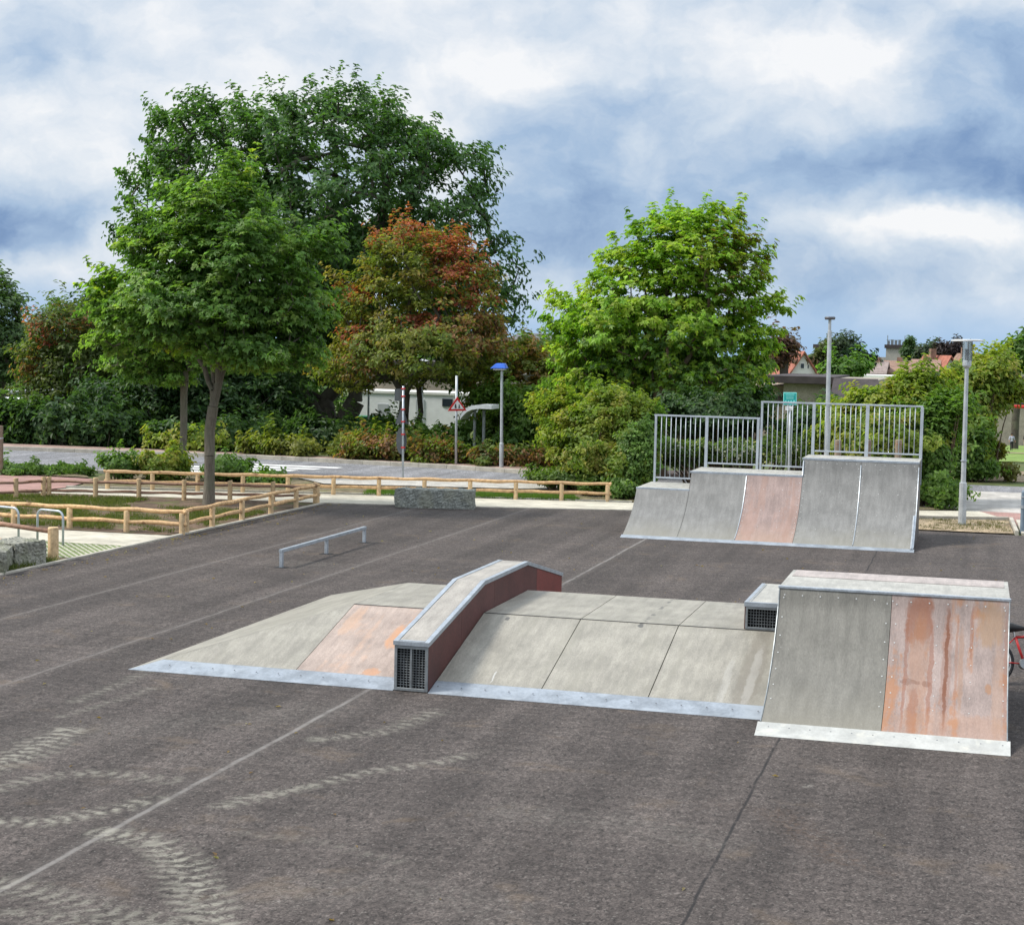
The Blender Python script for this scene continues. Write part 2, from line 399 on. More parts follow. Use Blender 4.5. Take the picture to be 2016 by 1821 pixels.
GRASSG = surf('grassy_ground', (.075, .10, .03), .95, .35, 1.2, .5, 30, fine=.3, tint=(.13, .12, .05))
gm = MB()
prof = [(-60, -.02), (60, -.02), (71, -.03), (135, -2.45), (160, -2.5), (2500, -2.5)]
xs = [-1500, -300, -60, 0, 60, 300, 1500]
gv = [(x, y, z) for (y, z) in prof for x in xs]; nx = len(xs)
gm.add(gv, [(j*nx+i, j*nx+i+1, (j+1)*nx+i+1, (j+1)*nx+i) for j in range(len(prof)-1) for i in range(nx-1)])
structure(gm.build('ground', GRASSG))

# the asphalt plaza: fine grid near the camera so dusty tyre tracks can be stored on its points
light = (.25, .235, .22)
SEAMS = [(-7.0, .042, light, .6), (-11.2, .036, (.20, .185, .172), .42), (-13.88, .032, (.2, .185, .172), .4), (-1.93, .022, (.02, .018, .018), .95), (-4.5, .02, (.035, .032, .032), .3)]
ASPH = asphalt_mat('plaza_asphalt', SEAMS)
EDGE = [(-16.42, -5), (-16.42, 41.15), (-12.5, 42.05), (-8.6, 43.2), (-7.2, 43.45), (-6.2, 41.62), (6, 41.62), (12, 41.7), (12, -5)]
x0, x1, y0, y1, st = -16.42, 4.5, 6.0, 30.0, .038
gx = np.arange(x0, x1+1e-6, st); gy = np.arange(y0, y1+1e-6, st)
XX, YY = np.meshgrid(gx, gy); n_x, n_y = len(gx), len(gy)
dust = np.zeros((n_y, n_x, 3))
def seg_dist(px, py, a, b):
    ax, ay = a; bx, by = b; L = (bx-ax)**2+(by-ay)**2
    t = np.clip(((px-ax)*(bx-ax)+(py-ay)*(by-ay))/L, 0, 1)
    return np.hypot(px-(ax+t*(bx-ax)), py-(ay+t*(by-ay))), t
def track(pts_px, width, amt, ch=0, tread=True, world=False):
    pw = pts_px if world else [tuple(G(*q)[:2]) for q in pts_px]
    run = 0
    best = np.full(XX.shape, 9.); along = np.zeros(XX.shape)
    for a, b in zip(pw[:-1], pw[1:]):
        dd, t = seg_dist(XX, YY, a, b); L = math.hypot(b[0]-a[0], b[1]-a[1])
        mm = dd < best; best[mm] = dd[mm]; along[mm] = (run+t*L)[mm]; run += L
    vv = np.clip(1.25-best/width, 0, 1)
    if tread:
        vv *= .12+.88*(np.sin(along*2*math.pi/.155+best*16+2*np.sin(along*1.7)) > .05)*(np.sin(along*1.3+best*5)+np.sin(along*3.1) > -.9)
    dust[..., ch] = np.maximum(dust[..., ch], vv*amt)
track([(-60, 1520), (20, 1495), (60, 1478), (130, 1440)], .30, 1.0)
track([(-30, 1560), (70, 1530), (200, 1520), (330, 1535)], .16, .6)
track([(-40, 1618), (90, 1618), (190, 1600), (300, 1575)], .16, 1.0)
track([(210, 1640), (300, 1655), (365, 1700), (405, 1760), (430, 1830), (440, 1900)], .22, 1.0)
track([(300, 1660), (330, 1720), (370, 1790), (395, 1850)], .14, .7)
track([(450, 1585), (560, 1560), (620, 1545), (720, 1520), (860, 1500), (950, 1480)], .12, .75)
track([(630, 1455), (760, 1440), (860, 1400)], .16, .65)
track([(430, 1585), (480, 1570), (620, 1545)], .10, .7)
track([(480, 1640), (620, 1655), (800, 1700)], .10, .25)
track([(-40, 1730), (90, 1760), (240, 1800), (400, 1830)], .22, .6)
track([(30, 1800), (200, 1815), (330, 1830)], .16, .6)
track([(150, 1380), (250, 1340), (330, 1300), (420, 1260)], .12, .55)
track([(300, 1355), (240, 1375), (120, 1410)], .10, .5)
track([(600, 1110), (700, 1085), (760, 1070)], .9, .5, 1, False)
track([(1000, 1600), (1250, 1620), (1400, 1660)], .35, .45, 1, False)
track([(80, 1450), (300, 1430), (600, 1400)], .6, .35, 1, False)
track([(560, 1760), (760, 1740), (980, 1790)], .4, .35, 1, False)
track([(1530, 1600), (1600, 1650), (1650, 1690)], .24, .8, 2, False)
track([(1660, 1700), (1760, 1720)], .12, .5, 2, False)
track([(1585, 1548), (1592, 1545)], .05, 1.6, 1, False)
track([(1400, 1580), (1480, 1590)], .2, .3, 2, False)
def grid_mesh(name, X, Y, z, col):
    ny_, nx_ = X.shape
    me = bpy.data.meshes.new(name)
    co = np.stack([X, Y, np.full(X.shape, z)], -1).reshape(-1, 3).astype(np.float32)
    i = np.arange(ny_*nx_).reshape(ny_, nx_)
    q = np.stack([i[:-1, :-1], i[:-1, 1:], i[1:, 1:], i[1:, :-1]], -1).reshape(-1, 4)
    me.vertices.add(len(co)); me.vertices.foreach_set('co', co.ravel())
    me.loops.add(q.size); me.loops.foreach_set('vertex_index', q.ravel().astype(np.int32))
    me.polygons.add(len(q)); me.polygons.foreach_set('loop_start', np.arange(0, q.size, 4, dtype=np.int32)); me.polygons.foreach_set('loop_total', np.full(len(q), 4, np.int32))
    me.update(calc_edges=True)
    a = me.color_attributes.new('dust', 'FLOAT_COLOR', 'POINT')
    a.data.foreach_set('color', np.concatenate([col.reshape(-1, 3), np.ones((len(co), 1))], 1).astype(np.float32).ravel())
    return me
me = grid_mesh('plaza_near', XX, YY, 0.0, dust); me.materials.append(ASPH)
o = bpy.data.objects.new('asphalt_ground', me); C.objects.link(o); o['kind'] = 'structure'
yb = gy[-1]; xr = gx[-1]
mb = MB()
far_poly = [(-16.42, yb), (xr, yb), (12, yb), (12, 41.7), (6, 41.62), (-6.2, 41.62), (-7.2, 43.45), (-8.6, 43.2), (-12.5, 42.05), (-16.42, 41.15)]
mb.add([(x, y, 0) for x, y in far_poly], [tuple(range(len(far_poly)))])
mb.add([(xr, y0, 0), (12, y0, 0), (12, yb, 0), (xr, yb, 0)], [(0, 1, 2, 3)])
mb.add([(x0, -5, 0), (12, -5, 0), (12, y0, 0), (x0, y0, 0)], [(0, 1, 2, 3)])
structure(mb.build('asphalt_ground', ASPH))

KERB = surf('kerb_concrete', (.42, .39, .33), .85, .2, 3, .2, 60, fine=.1)
def paver_mat(name, base, joint, sx, sy, rot=0, grime=.25):
    def b(t, p, oc):
        br = t.new('ShaderNodeTexBrick'); t.put(br.inputs['Vector'], t.mapping(oc, rot=(0, 0, rot)))
        br.inputs['Color1'].default_value = (*base, 1); br.inputs['Color2'].default_value = (*[q*.86 for q in base], 1); br.inputs['Mortar'].default_value = (*joint, 1)
        br.inputs['Scale'].default_value = 1; br.inputs['Brick Width'].default_value = sx; br.inputs['Row Height'].default_value = sy; br.inputs['Mortar Size'].default_value = .010
        n = t.noise(oc, 1.3, 5, .65); f = t.mapr(n, .3, .7, 1-grime, 1+grime*.5)
        t.put(p.inputs['Base Color'], t.mix(1, br.outputs[0], t.comb(f, f, f), 'MULTIPLY')); p.inputs['Roughness'].default_value = .85
    return mat(name, b)
PALEPAV = paver_mat('pale_paving', (.56, .52, .42), (.38, .36, .30), .4, .2, R(14))
GREYPAV = paver_mat('grey_paving', (.50, .47, .43), (.30, .28, .25), .40, .20, R(45), .3)
REDPAV = paver_mat('red_brick_paving', (.40, .22, .19), (.25, .17, .14), .2, .1, 0)
ROAD = asphalt_mat('road_asphalt', [], base=(.19, .19, .20), attr=False)
WHITEP = surf('road_marking_white', (.78, .78, .76), .7, .12, 3, fine=.08, bscale=30)

sheet('pale_path', [(-24.6, 40.1), (-16.47, 41.17), (-12.5, 42.07), (-8.6, 43.22), (-1.36, 44.6), (.95, 45.36), (.2, 47.6), (-1.4, 47.0), (-9.05, 45.3), (-17, 43.8), (-24.4, 41.9)], .012, PALEPAV, .08)
sheet('pale_path', [(-30, 30.62), (-16.42, 30.62), (-16.42, 32.62), (-30, 32.2)], .012, PALEPAV, .08)
sheet('red_path', [(-38, 39.2), (-25.2, 39.6), (-24.6, 41.9), (-25.2, 45), (-38, 45.6)], .004, REDPAV)
sheet('road', [(-70, 44.5), (-34, 45.8), (-28.5, 46.2), (-26.5, 47.2), (-14, 50.2), (-13, 51.6), (-6, 53.5), (40, 56), (40, 60), (-1, 57.6), (-6, 57), (-14, 54.1), (-17.5, 55.1), (-25, 55.9), (-36, 55.0), (-70, 54.6)], -.008, ROAD)
sheet('red_pavement', [(-70, 54.6), (-36, 55.0), (-25, 55.9), (-17.5, 55.1), (-14, 54.1), (-6, 57), (-6, 58.5), (-14, 56.0), (-17.5, 57.0), (-25, 57.6), (-36, 57.0), (-70, 56.5)], .09, surf('brown_red_paving', (.30, .215, .18), .9, .25, 2, fine=.2, bscale=20), .12)
# zebra crossing: five stripes
for k_ in range(5):
    yy = 49.0+k_*.98; xo = -26.6+k_*.42
    o = sheet('road_marking', [(xo, yy), (xo+4.1, yy+.12), (xo+4.2, yy+.62), (xo+.1, yy+.5)], -.003, WHITEP)
sheet('parking_pavement', [(-6, 47.3), (.2, 47.62), (1.0, 45.5), (1.3, 41.75), (12, 41.9), (12, 56), (-2, 54.6), (-6, 53.3)], .002, GREYPAV)
sheet('red_path', [(.15, 47.65), (.95, 45.6), (1.1, 44.0), (4.5, 45.0), (4.5, 47.4)], .008, REDPAV)
# kerbs
def kerb(pts, wd, h, z0=-.05):
    mb = MB()
    for a, b in zip(pts[:-1], pts[1:]):
        a = Vector((*a, 0)); b = Vector((*b, 0)); dd = (b-a).normalized(); n = Vector((-dd.y, dd.x, 0))*wd
        L = (b-a).length; k_ = max(1, int(L/1.0))
        for i in range(k_):
            p = a.lerp(b, i/k_) + dd*.004; q = a.lerp(b, (i+1)/k_) - dd*.004
            mb.add([(p.x, p.y, z0), (q.x, q.y, z0), (q.x+n.x, q.y+n.y, z0), (p.x+n.x, p.y+n.y, z0), (p.x, p.y, h), (q.x, q.y, h), (q.x+n.x, q.y+n.y, h), (p.x+n.x, p.y+n.y, h)],
                   [(0, 3, 2, 1), (4, 5, 6, 7), (0, 1, 5, 4), (1, 2, 6, 5), (2, 3, 7, 6), (3, 0, 4, 7)])
    return structure(mb.build('kerb', KERB, bevel=.006))
kerb([(-16.425, 5), (-16.425, 41.1)], .08, .035)
kerb([(-16.4, 41.07), (-12.5, 41.97), (-8.6, 43.12)], .07, .03)
kerb([(-1.3, 44.5), (.95, 45.25), (1.02, 41.75)], .09, .10)
kerb([(1.12, 45.2), (1.18, 41.75)], .12, .05)
kerb([(-24.6, 42.0), (-17, 43.88), (-9.05, 45.38)], .08, .05)
kerb([(-70, 54.5), (-36, 54.9), (-25, 55.8), (-17.5, 55.0), (-14.1, 54.0)], .12, .13, -.1)
kerb([(-34, 45.75), (-28.5, 46.15), (-26.5, 47.15), (-14, 50.15)], .12, .08, -.1)

SOIL = surf('bare_soil', (.125, .085, .058), .95, .35, 2.2, .8, 25, fine=.35, tint=(.10, .115, .035))
SOILG = surf('weedy_soil', (.16, .13, .08), .95, .35, 2.8, .8, 25, fine=.35, tint=(.13, .15, .05))
SANDY = surf('sandy_soil', (.30, .235, .155), .95, .35, 2.5, .9, 25, fine=.4, tint=(.16, .12, .07))
def rough_sheet(name, poly, z, amp, mt, st=.25):
    bm = bmesh.new(); vs = [bm.verts.new((x, y, z)) for x, y in poly]; bm.faces.new(vs)
    bmesh.ops.triangulate(bm, faces=bm.faces)
    for _ in range(5):
        ed = [e for e in bm.edges if e.calc_length() > st]
        if not ed: break
        bmesh.ops.subdivide_edges(bm, edges=ed, cuts=1)
        bmesh.ops.triangulate(bm, faces=bm.faces)
    for v_ in bm.verts:
        if not v_.is_boundary: v_.co.z += amp*(math.sin(v_.co.x*2.1+1)*math.sin(v_.co.y*1.7)+.6*random.uniform(-1, 1))
    me = bpy.data.meshes.new(name); bm.to_mesh(me); bm.free(); me.materials.append(mt)
    o = bpy.data.objects.new(name, me); C.objects.link(o); o['kind'] = 'structure'; return o
rough_sheet('soil', [(-16.52, 32.65), (-16.52, 41.1), (-24.6, 40.05), (-25.2, 39.3), (-30, 36), (-30, 32.3)], .02, .03, SOIL)
rough_sheet('soil', [(-16.52, 28.5), (-16.52, 30.55), (-16.6, 25), (-16.52, 5), (-30, 5), (-30, 28.2)][2:] + [(-16.52, 28.45)], .01, .03, SOILG, .6)
rough_sheet('soil', [(-1.5, 41.66), (1.0, 41.7), (.93, 45.2), (-1.3, 44.45), (-7, 43.3), (-6.1, 41.66)], .025, .03, SANDY)
sheet('grey_pavement', [(-18.5, 46.2), (-9.6, 48.3), (-12.8, 50.0), (-14, 50.1), (-20.5, 48.4)], .07, surf('pale_grey_paving', (.42, .40, .36), .85, .2, 3, fine=.2, bscale=25))
rough_sheet('soil', [(-24.3, 42.1), (-17, 43.98), (-9.1, 45.5), (-8.0, 48), (-13.5, 49.6), (-26.0, 46.6)], .02, .03, SOILG)
rough_sheet('soil', [(-38, 45.7), (-25.6, 45.1), (-26.6, 46.4), (-28.6, 46.1), (-38, 46)], .03, .03, SOILG, .5)
rough_sheet('soil', [(-9, 45.4), (-1.4, 47.1), (-.2, 47.7), (-1.5, 50), (-6.2, 53.2), (-13, 50.5)], .022, .03, SOILG, .6)

# lattice paving: concrete strips with grass between, laid on the diagonal
def gp(t, p, oc):
    x, y, z = t.sep(t.mapping(oc, rot=(0, 0, R(-41))))
    wv_ = t.math('FRACT', t.math('DIVIDE', x, .115)); n = t.noise(oc, 14, 4, .7)
    msk = t.mapr(t.math('ADD', wv_, t.math('MULTIPLY', t.math('SUBTRACT', n, .5), .25)), .42, .56)
    t.put(p.inputs['Base Color'], t.mix(msk, (.38, .37, .28), t.mix(n, (.09, .14, .04), (.17, .21, .07)))); p.inputs['Roughness'].default_value = .9
GPAV = mat('grass_paver', gp)
sheet('lattice_paving', [(-30, 28.55), (-16.52, 28.45), (-16.52, 30.55), (-30, 30.58)], .014, GPAV)

# ------------------------------------------------------------------ foliage
def leaf_object(name, pos, nrm, size, col, parent, blades=1, aspect=.55, mt=None):
    """one mesh of many separate leaves; each leaf is one or three folded blades"""
    N = len(pos)
    r = RNG.normal(size=(N, 3)); nrm = nrm/np.linalg.norm(nrm, axis=1, keepdims=True)
    t = r-(r*nrm).sum(1, keepdims=True)*nrm; t /= np.linalg.norm(t, axis=1, keepdims=True)+1e-9
    b = np.cross(nrm, t)
    V = []; cols = []
    angs = [0] if blades == 1 else [-.95, 0, .95]
    lens = [1] if blades == 1 else [.8, 1, .8]
    for an, ln in zip(angs, lens):
        tt = t*math.cos(an)+b*math.sin(an); bb = np.cross(nrm, tt)
        s_ = (size*ln)[:, None]
        droop = RNG.uniform(.0, .35, (N, 1))
        p0 = pos-tt*s_*.12
        tip = pos+tt*s_-nrm*s_*droop
        mid = pos+tt*s_*.48
        l_ = mid+bb*s_*aspect*.5+nrm*s_*.10; r_ = mid-bb*s_*aspect*.5+nrm*s_*.10
        V.append(np.stack([p0, l_, tip, r_], 1)); cols.append(np.repeat(col[:, None, :], 4, 1))
    V = np.concatenate(V, 0).reshape(-1, 3).astype(np.float32); cols = np.concatenate(cols, 0).reshape(-1, 3)
    nq = len(V)//4
    base = (np.arange(nq)*4)[:, None]
    tri = np.concatenate([base+[0, 1, 2], base+[0, 2, 3]], 1).reshape(-1).astype(np.int32)
    o_ = np.array(parent['_o']) if parent is not None and '_o' in parent else np.zeros(3)
    V = V-o_.astype(np.float32)
    me = bpy.data.meshes.new(name)
    me.vertices.add(len(V)); me.vertices.foreach_set('co', V.ravel())
    me.loops.add(len(tri)); me.loops.foreach_set('vertex_index', tri)
    nf = len(tri)//3
    me.polygons.add(nf); me.polygons.foreach_set('loop_start', np.arange(0, nf*3, 3, dtype=np.int32)); me.polygons.foreach_set('loop_total', np.full(nf, 3, np.int32))
    me.update(calc_edges=True)
    a = me.color_attributes.new('Col', 'FLOAT_COLOR', 'POINT')
    a.data.foreach_set('color', np.concatenate([np.clip(cols, 0, 1), np.ones((len(V), 1))], 1).astype(np.float32).ravel())
    me.materials.append(mt or LEAF)
    ob = bpy.data.objects.new(name, me); C.objects.link(ob)
    if parent is not None: ob.parent = parent
    return ob

def blob(px, py, rx, ry, Y, ry_depth=None):
    """an ellipsoid of the crown: where it stands (distance Y), its real centre and radii in metres"""
    c = atY(px, py, Y); k_ = depth(c)/FPX
    return (c, np.array([rx*k_, (ry_depth if ry_depth else rx)*k_, ry*k_]))

def lobed(blobs, n, f=(.18, .34), reach=.92):
    """smaller lobes round the rim so that the outline is uneven"""
    out = list(blobs); w_ = np.array([np.prod(b[1])**(2/3) for b in blobs]); w_ /= w_.sum()
    for _ in range(n):
        c, r = blobs[RNG.choice(len(blobs), p=w_)]
        d_ = RNG.normal(size=3); d_[2] = abs(d_[2])*.9-.2; d_[1] *= .7; d_ /= np.linalg.norm(d_)
        rr = r.mean()*RNG.uniform(*f)
        out.append((c+d_*r*reach, np.array([rr*RNG.uniform(.8, 1.4), rr, rr*RNG.uniform(.7, 1.5)])))
    return out
def sample_clusters(blobs, n, shell=.5, mind=.0, gap=None, shrink=0.):
    if shrink: blobs = [(c, np.maximum(r-shrink, r*.35)) for c, r in blobs]
    ph = RNG.uniform(0, 6.28, 6); sc_ = 1/max(.1, np.mean([b[1].mean() for b in blobs]))
    w_ = np.array([np.prod(b[1])**(2/3) for b in blobs]); w_ /= w_.sum()
    out = []
    cell = {}
    tries = 0
    while len(out) < n and tries < n*12:
        tries += 1
        i = RNG.choice(len(blobs), p=w_); c, r = blobs[i]
        d_ = RNG.normal(size=3); d_ /= np.linalg.norm(d_)
        rad = shell+(1-shell)*RNG.random()**.6
        rad *= 1+.10*math.sin(d_[0]*5+i*2.1)*math.cos(d_[2]*6+i)
        p = c+d_*r*rad
        # skip if buried in another ellipsoid
        bur = False
        for j, (c2, r2) in enumerate(blobs):
            if j != i and (((p-c2)/r2)**2).sum() < .30: bur = True; break
        if bur: continue
        if gap is not None:
            g_ = math.sin(p[0]*4.1*sc_+ph[0]+1.3*math.sin(p[2]*3.3*sc_+ph[1]))+math.sin(p[2]*4.7*sc_+ph[2]+math.sin(p[1]*2.9*sc_+ph[3]))+.8*math.sin(p[1]*3.7*sc_+ph[4])+.7*math.sin((p[0]-p[2])*9*sc_+ph[5])
            if g_ < gap: continue
        if mind:
            kx = tuple((p//mind).astype(int)); ok = True
            for ddx in (-1, 0, 1):
                for ddy in (-1, 0, 1):
                    for ddz in (-1, 0, 1):
                        for q in cell.get((kx[0]+ddx, kx[1]+ddy, kx[2]+ddz), ()):
                            if ((p-q)**2).sum() < mind*mind: ok = False
            if not ok: continue
            cell.setdefault(kx, []).append(p)
        out.append(p)
    return np.array(out)

def skeleton(base, fork, clusters, r0, top=None, sides=7, twig=.012, wiggle=.12, stems=1, spread=.3):
    """branching wood from the base to every leaf cluster; radii follow how much hangs on each branch"""
    P_ = [np.array(base, float)]; par = [-1]
    roots = []
    for s_ in range(stems):
        an = 2*math.pi*s_/max(1, stems)+.7
        f_ = np.array(fork, float)+(np.array([math.cos(an), math.sin(an), 0])*spread if stems > 1 else 0)
        prev = 0
        for k_ in range(1, 5):
            q = P_[0]*(1-k_/4)+f_*(k_/4)+RNG.normal(size=3)*[.03, .03, 0]*min(1, r0*6)
            P_.append(q); par.append(prev); prev = len(P_)-1
        roots.append(prev)
    if top is not None:
        tops = top if isinstance(top, list) else [top]
        for tp in tops:
            prev = roots[0]; tp = np.array(tp); f0 = P_[roots[0]]
            for k_ in range(1, 7):
                u_ = k_/6; q = f0*(1-u_)+tp*u_; q[:2] = f0[:2]+(tp[:2]-f0[:2])*u_**2.0; q = q+RNG.normal(size=3)*wiggle*.5
                P_.append(q); par.append(prev); prev = len(P_)-1
    order = np.argsort(((clusters-np.array(fork))**2).sum(1))
    first = roots[0]
    cnt_start = len(P_)
    ends = []
    arr = np.array(P_)
    for ci in order:
        c = clusters[ci]
        dd = np.sqrt(((arr[first:]-c)**2).sum(1))
        # prefer nodes below and towards the fork so limbs fan outwards
        pen = np.maximum(0, arr[first:, 2]-c[2])*1.2
        j = int(np.argmin(dd+pen))+first
        a = arr[j]; L = np.linalg.norm(c-a); k_n = max(1, int(L/.55)); prev = j
        new = []
        for k_ in range(1, k_n+1):
            t_ = k_/k_n
            q = a*(1-t_)+c*t_; q = q+RNG.normal(size=3)*wiggle*math.sin(math.pi*t_)*min(1, L)
            q[2] += .12*L*math.sin(math.pi*t_)*.5
            P_.append(q); par.append(prev); prev = len(P_)-1; new.append(q)
        arr = np.concatenate([arr, np.array(new)], 0)
        ends.append(prev)
    n = len(P_); cnt = np.zeros(n)
    for e in ends: cnt[e] += 1
    for i in range(n-1, 0, -1): cnt[par[i]] += cnt[i]
    tot = cnt[0] if cnt[0] else 1
    rad = np.maximum(twig, r0*(cnt/tot)**.46)
    rad[0] = r0*1.25
    mb = MB()
    for i in range(1, n):
        j = par[i]
        if cnt[i] == 0 and top is None: continue
        rr = (min(rad[j], rad[i]*1.35), rad[i])
        if j == 0: rr = (rad[0], rad[i])
        sd_ = sides if rr[0] > .05 else (4 if rr[0] > .02 else 3)
        mb.tube([P_[j], P_[i]], rr, sd_, cap=False)
    return mb, arr

def mixcol(pal, t):
    pal = np.array(pal); t = np.clip(t, 0, .9999)*(len(pal)-1); i = t.astype(int); f = (t-i)[:, None]
    return pal[i]*(1-f)+pal[i+1]*f

def foliage(name, clusters, per, rad, size, pal, parent, center=None, blades=1, flat=.55, spots=(), aspect=.55, jitter=.22, up=.75, out=.5, hang=0., sprigs=0):
    n = len(clusters)
    ct = RNG.random(n)
    k_ = RNG.poisson(per, n)
    idx = np.repeat(np.arange(n), k_); N = len(idx)
    off = RNG.normal(size=(N, 3)); off /= (np.linalg.norm(off, axis=1, keepdims=True)+1e-9); off *= RNG.random((N, 1))**.5
    cr = RNG.uniform(.75, 1.3, n)*rad
    off *= cr[idx][:, None]*np.array([1, 1, flat])
    pos = clusters[idx]+off
    if hang: pos[:, 2] -= hang*(off[:, 0]**2+off[:, 1]**2)/np.maximum(rad, .01)
    cen = clusters.mean(0) if center is None else np.array(center)
    if sprigs:
        # stray shoots that reach out of the outline
        dv = clusters-cen; ext = np.maximum(np.abs(dv).max(0), .1); sc0 = np.linalg.norm(dv/ext, axis=1)+.25*dv[:, 2]/ext[2]
        pick = np.argsort(-sc0)[:max(sprigs*2, 4)]; pick = RNG.choice(pick, min(sprigs, len(pick)), replace=False)
        ep = []; ei = []; eo = []
        for c_i in pick:
            d_ = dv[c_i]/ext; d_ = d_/np.linalg.norm(d_)+np.array([0, 0, .35])+RNG.normal(size=3)*.3; d_ /= np.linalg.norm(d_)
            L_ = rad*RNG.uniform(1.0, 2.4); m_ = int(per*.55)
            tt_ = RNG.random(m_)**.8; q_ = clusters[c_i]+d_*L_*tt_[:, None]+RNG.normal(size=(m_, 3))*size*.55*(1.2-tt_[:, None]*.7)
            ep.append(q_); ei += [c_i]*m_; eo.append(q_-clusters[c_i])
        pos = np.concatenate([pos]+ep); idx = np.concatenate([idx, np.array(ei, int)]); off = np.concatenate([off]+eo); N = len(idx)
    o_ = clusters[idx]-cen; o_ /= np.linalg.norm(o_, axis=1, keepdims=True)+1e-9
    nr = np.array([0, 0, 1.])*up+o_*out+off/np.maximum(cr[idx][:, None], .01)*.45+RNG.normal(size=(N, 3))*.38
    col = mixcol(pal, ct[idx]*.75+RNG.random(N)*.25)
    for (sc_, sr, spal, amt) in spots:
        dd = np.linalg.norm((clusters[idx]-np.array(sc_))/np.array(sr), axis=1)+RNG.normal(size=N)*.22
        mk = (dd < 1) & (RNG.random(N) < amt)
        col[mk] = mixcol(spal, RNG.random(mk.sum()))
    col = col*(1+RNG.normal(size=(N, 1))*jitter*.6)*(1+RNG.normal(size=(N, 3))*jitter*.12)
    sz = size*RNG.uniform(.7, 1.25, N)
    return leaf_object(name, pos, nr, sz, col, parent, blades, aspect)

def tree(name, label, base, fork, blobs, ncl, per, crad, size, pal, bark, r0, cat='tree', group=None, top=None, blades=1, mind=.5, shell=.45, stems=1, spread=.3, spots=(), flat=.55, up=.75, out=.5, hang=0., fill=0, crown='crown', trunk='trunk', aspect=.55, gap=None, rim=14, jitter=.3):
    blobs = lobed(blobs, rim)
    t = thing(name, label, cat, tuple(base), group, world_coords=True)
    cl = sample_clusters(blobs, ncl, shell, mind, gap, crad*.4)
    mb, arr = skeleton(base, fork, cl, r0, top, stems=stems, spread=spread)
    mb.build(trunk, bark, t, smooth=True)
    foliage(crown, cl, per, crad, size, pal, t, sprigs=int(len(cl)*.12), blades=blades, spots=spots, flat=flat, up=up, out=out, hang=hang, aspect=aspect, jitter=jitter)
    return t

MAPLE = [(0.077, 0.148, 0.037), (0.117, 0.222, 0.048), (0.174, 0.303, 0.067), (0.262, 0.355, 0.087)]
OAK = [(0.049, 0.108, 0.035), (0.074, 0.154, 0.045), (0.108, 0.21, 0.06)]
YG = [(0.142, 0.269, 0.032), (0.227, 0.384, 0.043), (0.313, 0.445, 0.055), (0.398, 0.445, 0.072)]
SHRUB = [(0.072, 0.144, 0.032), (0.12, 0.216, 0.048), (0.176, 0.288, 0.064)]
SHRUBY = [(0.095, 0.162, 0.027), (0.189, 0.27, 0.043), (0.284, 0.331, 0.061), (0.324, 0.27, 0.074)]
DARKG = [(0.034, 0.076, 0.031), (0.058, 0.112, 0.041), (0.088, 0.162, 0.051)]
REDP = [(0.351, 0.078, 0.052), (0.42, 0.143, 0.085), (0.338, 0.117, 0.065)]
OLIVE = [(0.094, 0.145, 0.032), (0.167, 0.217, 0.043), (0.246, 0.254, 0.055), (0.29, 0.189, 0.058)]
RUST = [(0.234, 0.117, 0.052), (0.325, 0.169, 0.078), (0.169, 0.098, 0.046)]

# big dark oak behind the hedge
Y = 66
b0 = atY(655, 850, Y); b0[2] = 0
bl = [blob(690, 365, 210, 175, Y), blob(430, 340, 155, 145, Y), blob(870, 410, 120, 160, Y), blob(630, 268, 185, 88, Y), blob(800, 300, 110, 82, Y), blob(930, 460, 70, 110, Y), blob(820, 400, 130, 120, Y), blob(560, 500, 220, 160, Y),
      blob(270, 430, 62, 130, Y+1), blob(930, 640, 110, 140, Y), blob(985, 540, 62, 90, Y), blob(450, 700, 230, 110, Y), blob(760, 560, 200, 140, Y), blob(385, 258, 95, 68, Y), blob(465, 240, 80, 50, Y), blob(540, 245, 70, 60, Y), blob(925, 350, 66, 66, Y)]
tree('oak_tree', 'huge dark green oak towering over the road hedge behind the red-tinged tree', b0, (b0[0], b0[1], 1.8), bl, 1250, 52, .58, .24, OAK, BARKD, .55, mind=.52, shell=.55, stems=4, spread=1.0, flat=.6, up=.55, out=.6, top=[atY(680, 330, Y), atY(480, 380, Y), atY(850, 420, Y), atY(590, 300, Y), atY(770, 340, Y)], gap=-1.1, rim=44)
# olive tree turning red, in front of the oak
Y = 61
b0 = atY(800, 850, Y); b0[2] = 0
bl = [blob(800, 520, 105, 95, Y), blob(740, 620, 100, 110, Y), blob(890, 600, 95, 120, Y), blob(830, 690, 170, 80, Y), blob(700, 720, 90, 60, Y), blob(935, 690, 80, 70, Y), blob(945, 600, 60, 85, Y), blob(905, 510, 60, 55, Y), blob(690, 590, 50, 40, Y)]
spots = [(atY(790, 440, Y), (1.6, 2.5, .8), REDP, .8), (atY(725, 470, Y), (.7, 2, .5), RUST, .6), (atY(905, 505, Y), (1.0, 2.5, 1.1), REDP, .8), (atY(930, 590, Y), (.8, 2.5, .8), REDP, .6), (atY(690, 580, Y), (1.0, 2.5, .35), REDP, .7), (atY(850, 635, Y), (.9, 2.5, .45), REDP, .8), (atY(725, 655, Y), (.8, 2.5, .4), REDP, .75),
         (atY(960, 660, Y), (1.0, 3, .8), RUST, .7), (atY(730, 720, Y), (1.2, 3, .5), RUST, .4)]
tree('turning_tree', 'olive green tree with red autumn patches in front of the big dark oak', b0, (b0[0], b0[1], 1.6), bl, 560, 54, .42, .165, OLIVE, BARKD, .22, mind=.34, shell=.45, stems=3, spread=.6, spots=spots, flat=.5, gap=-.9, rim=26)
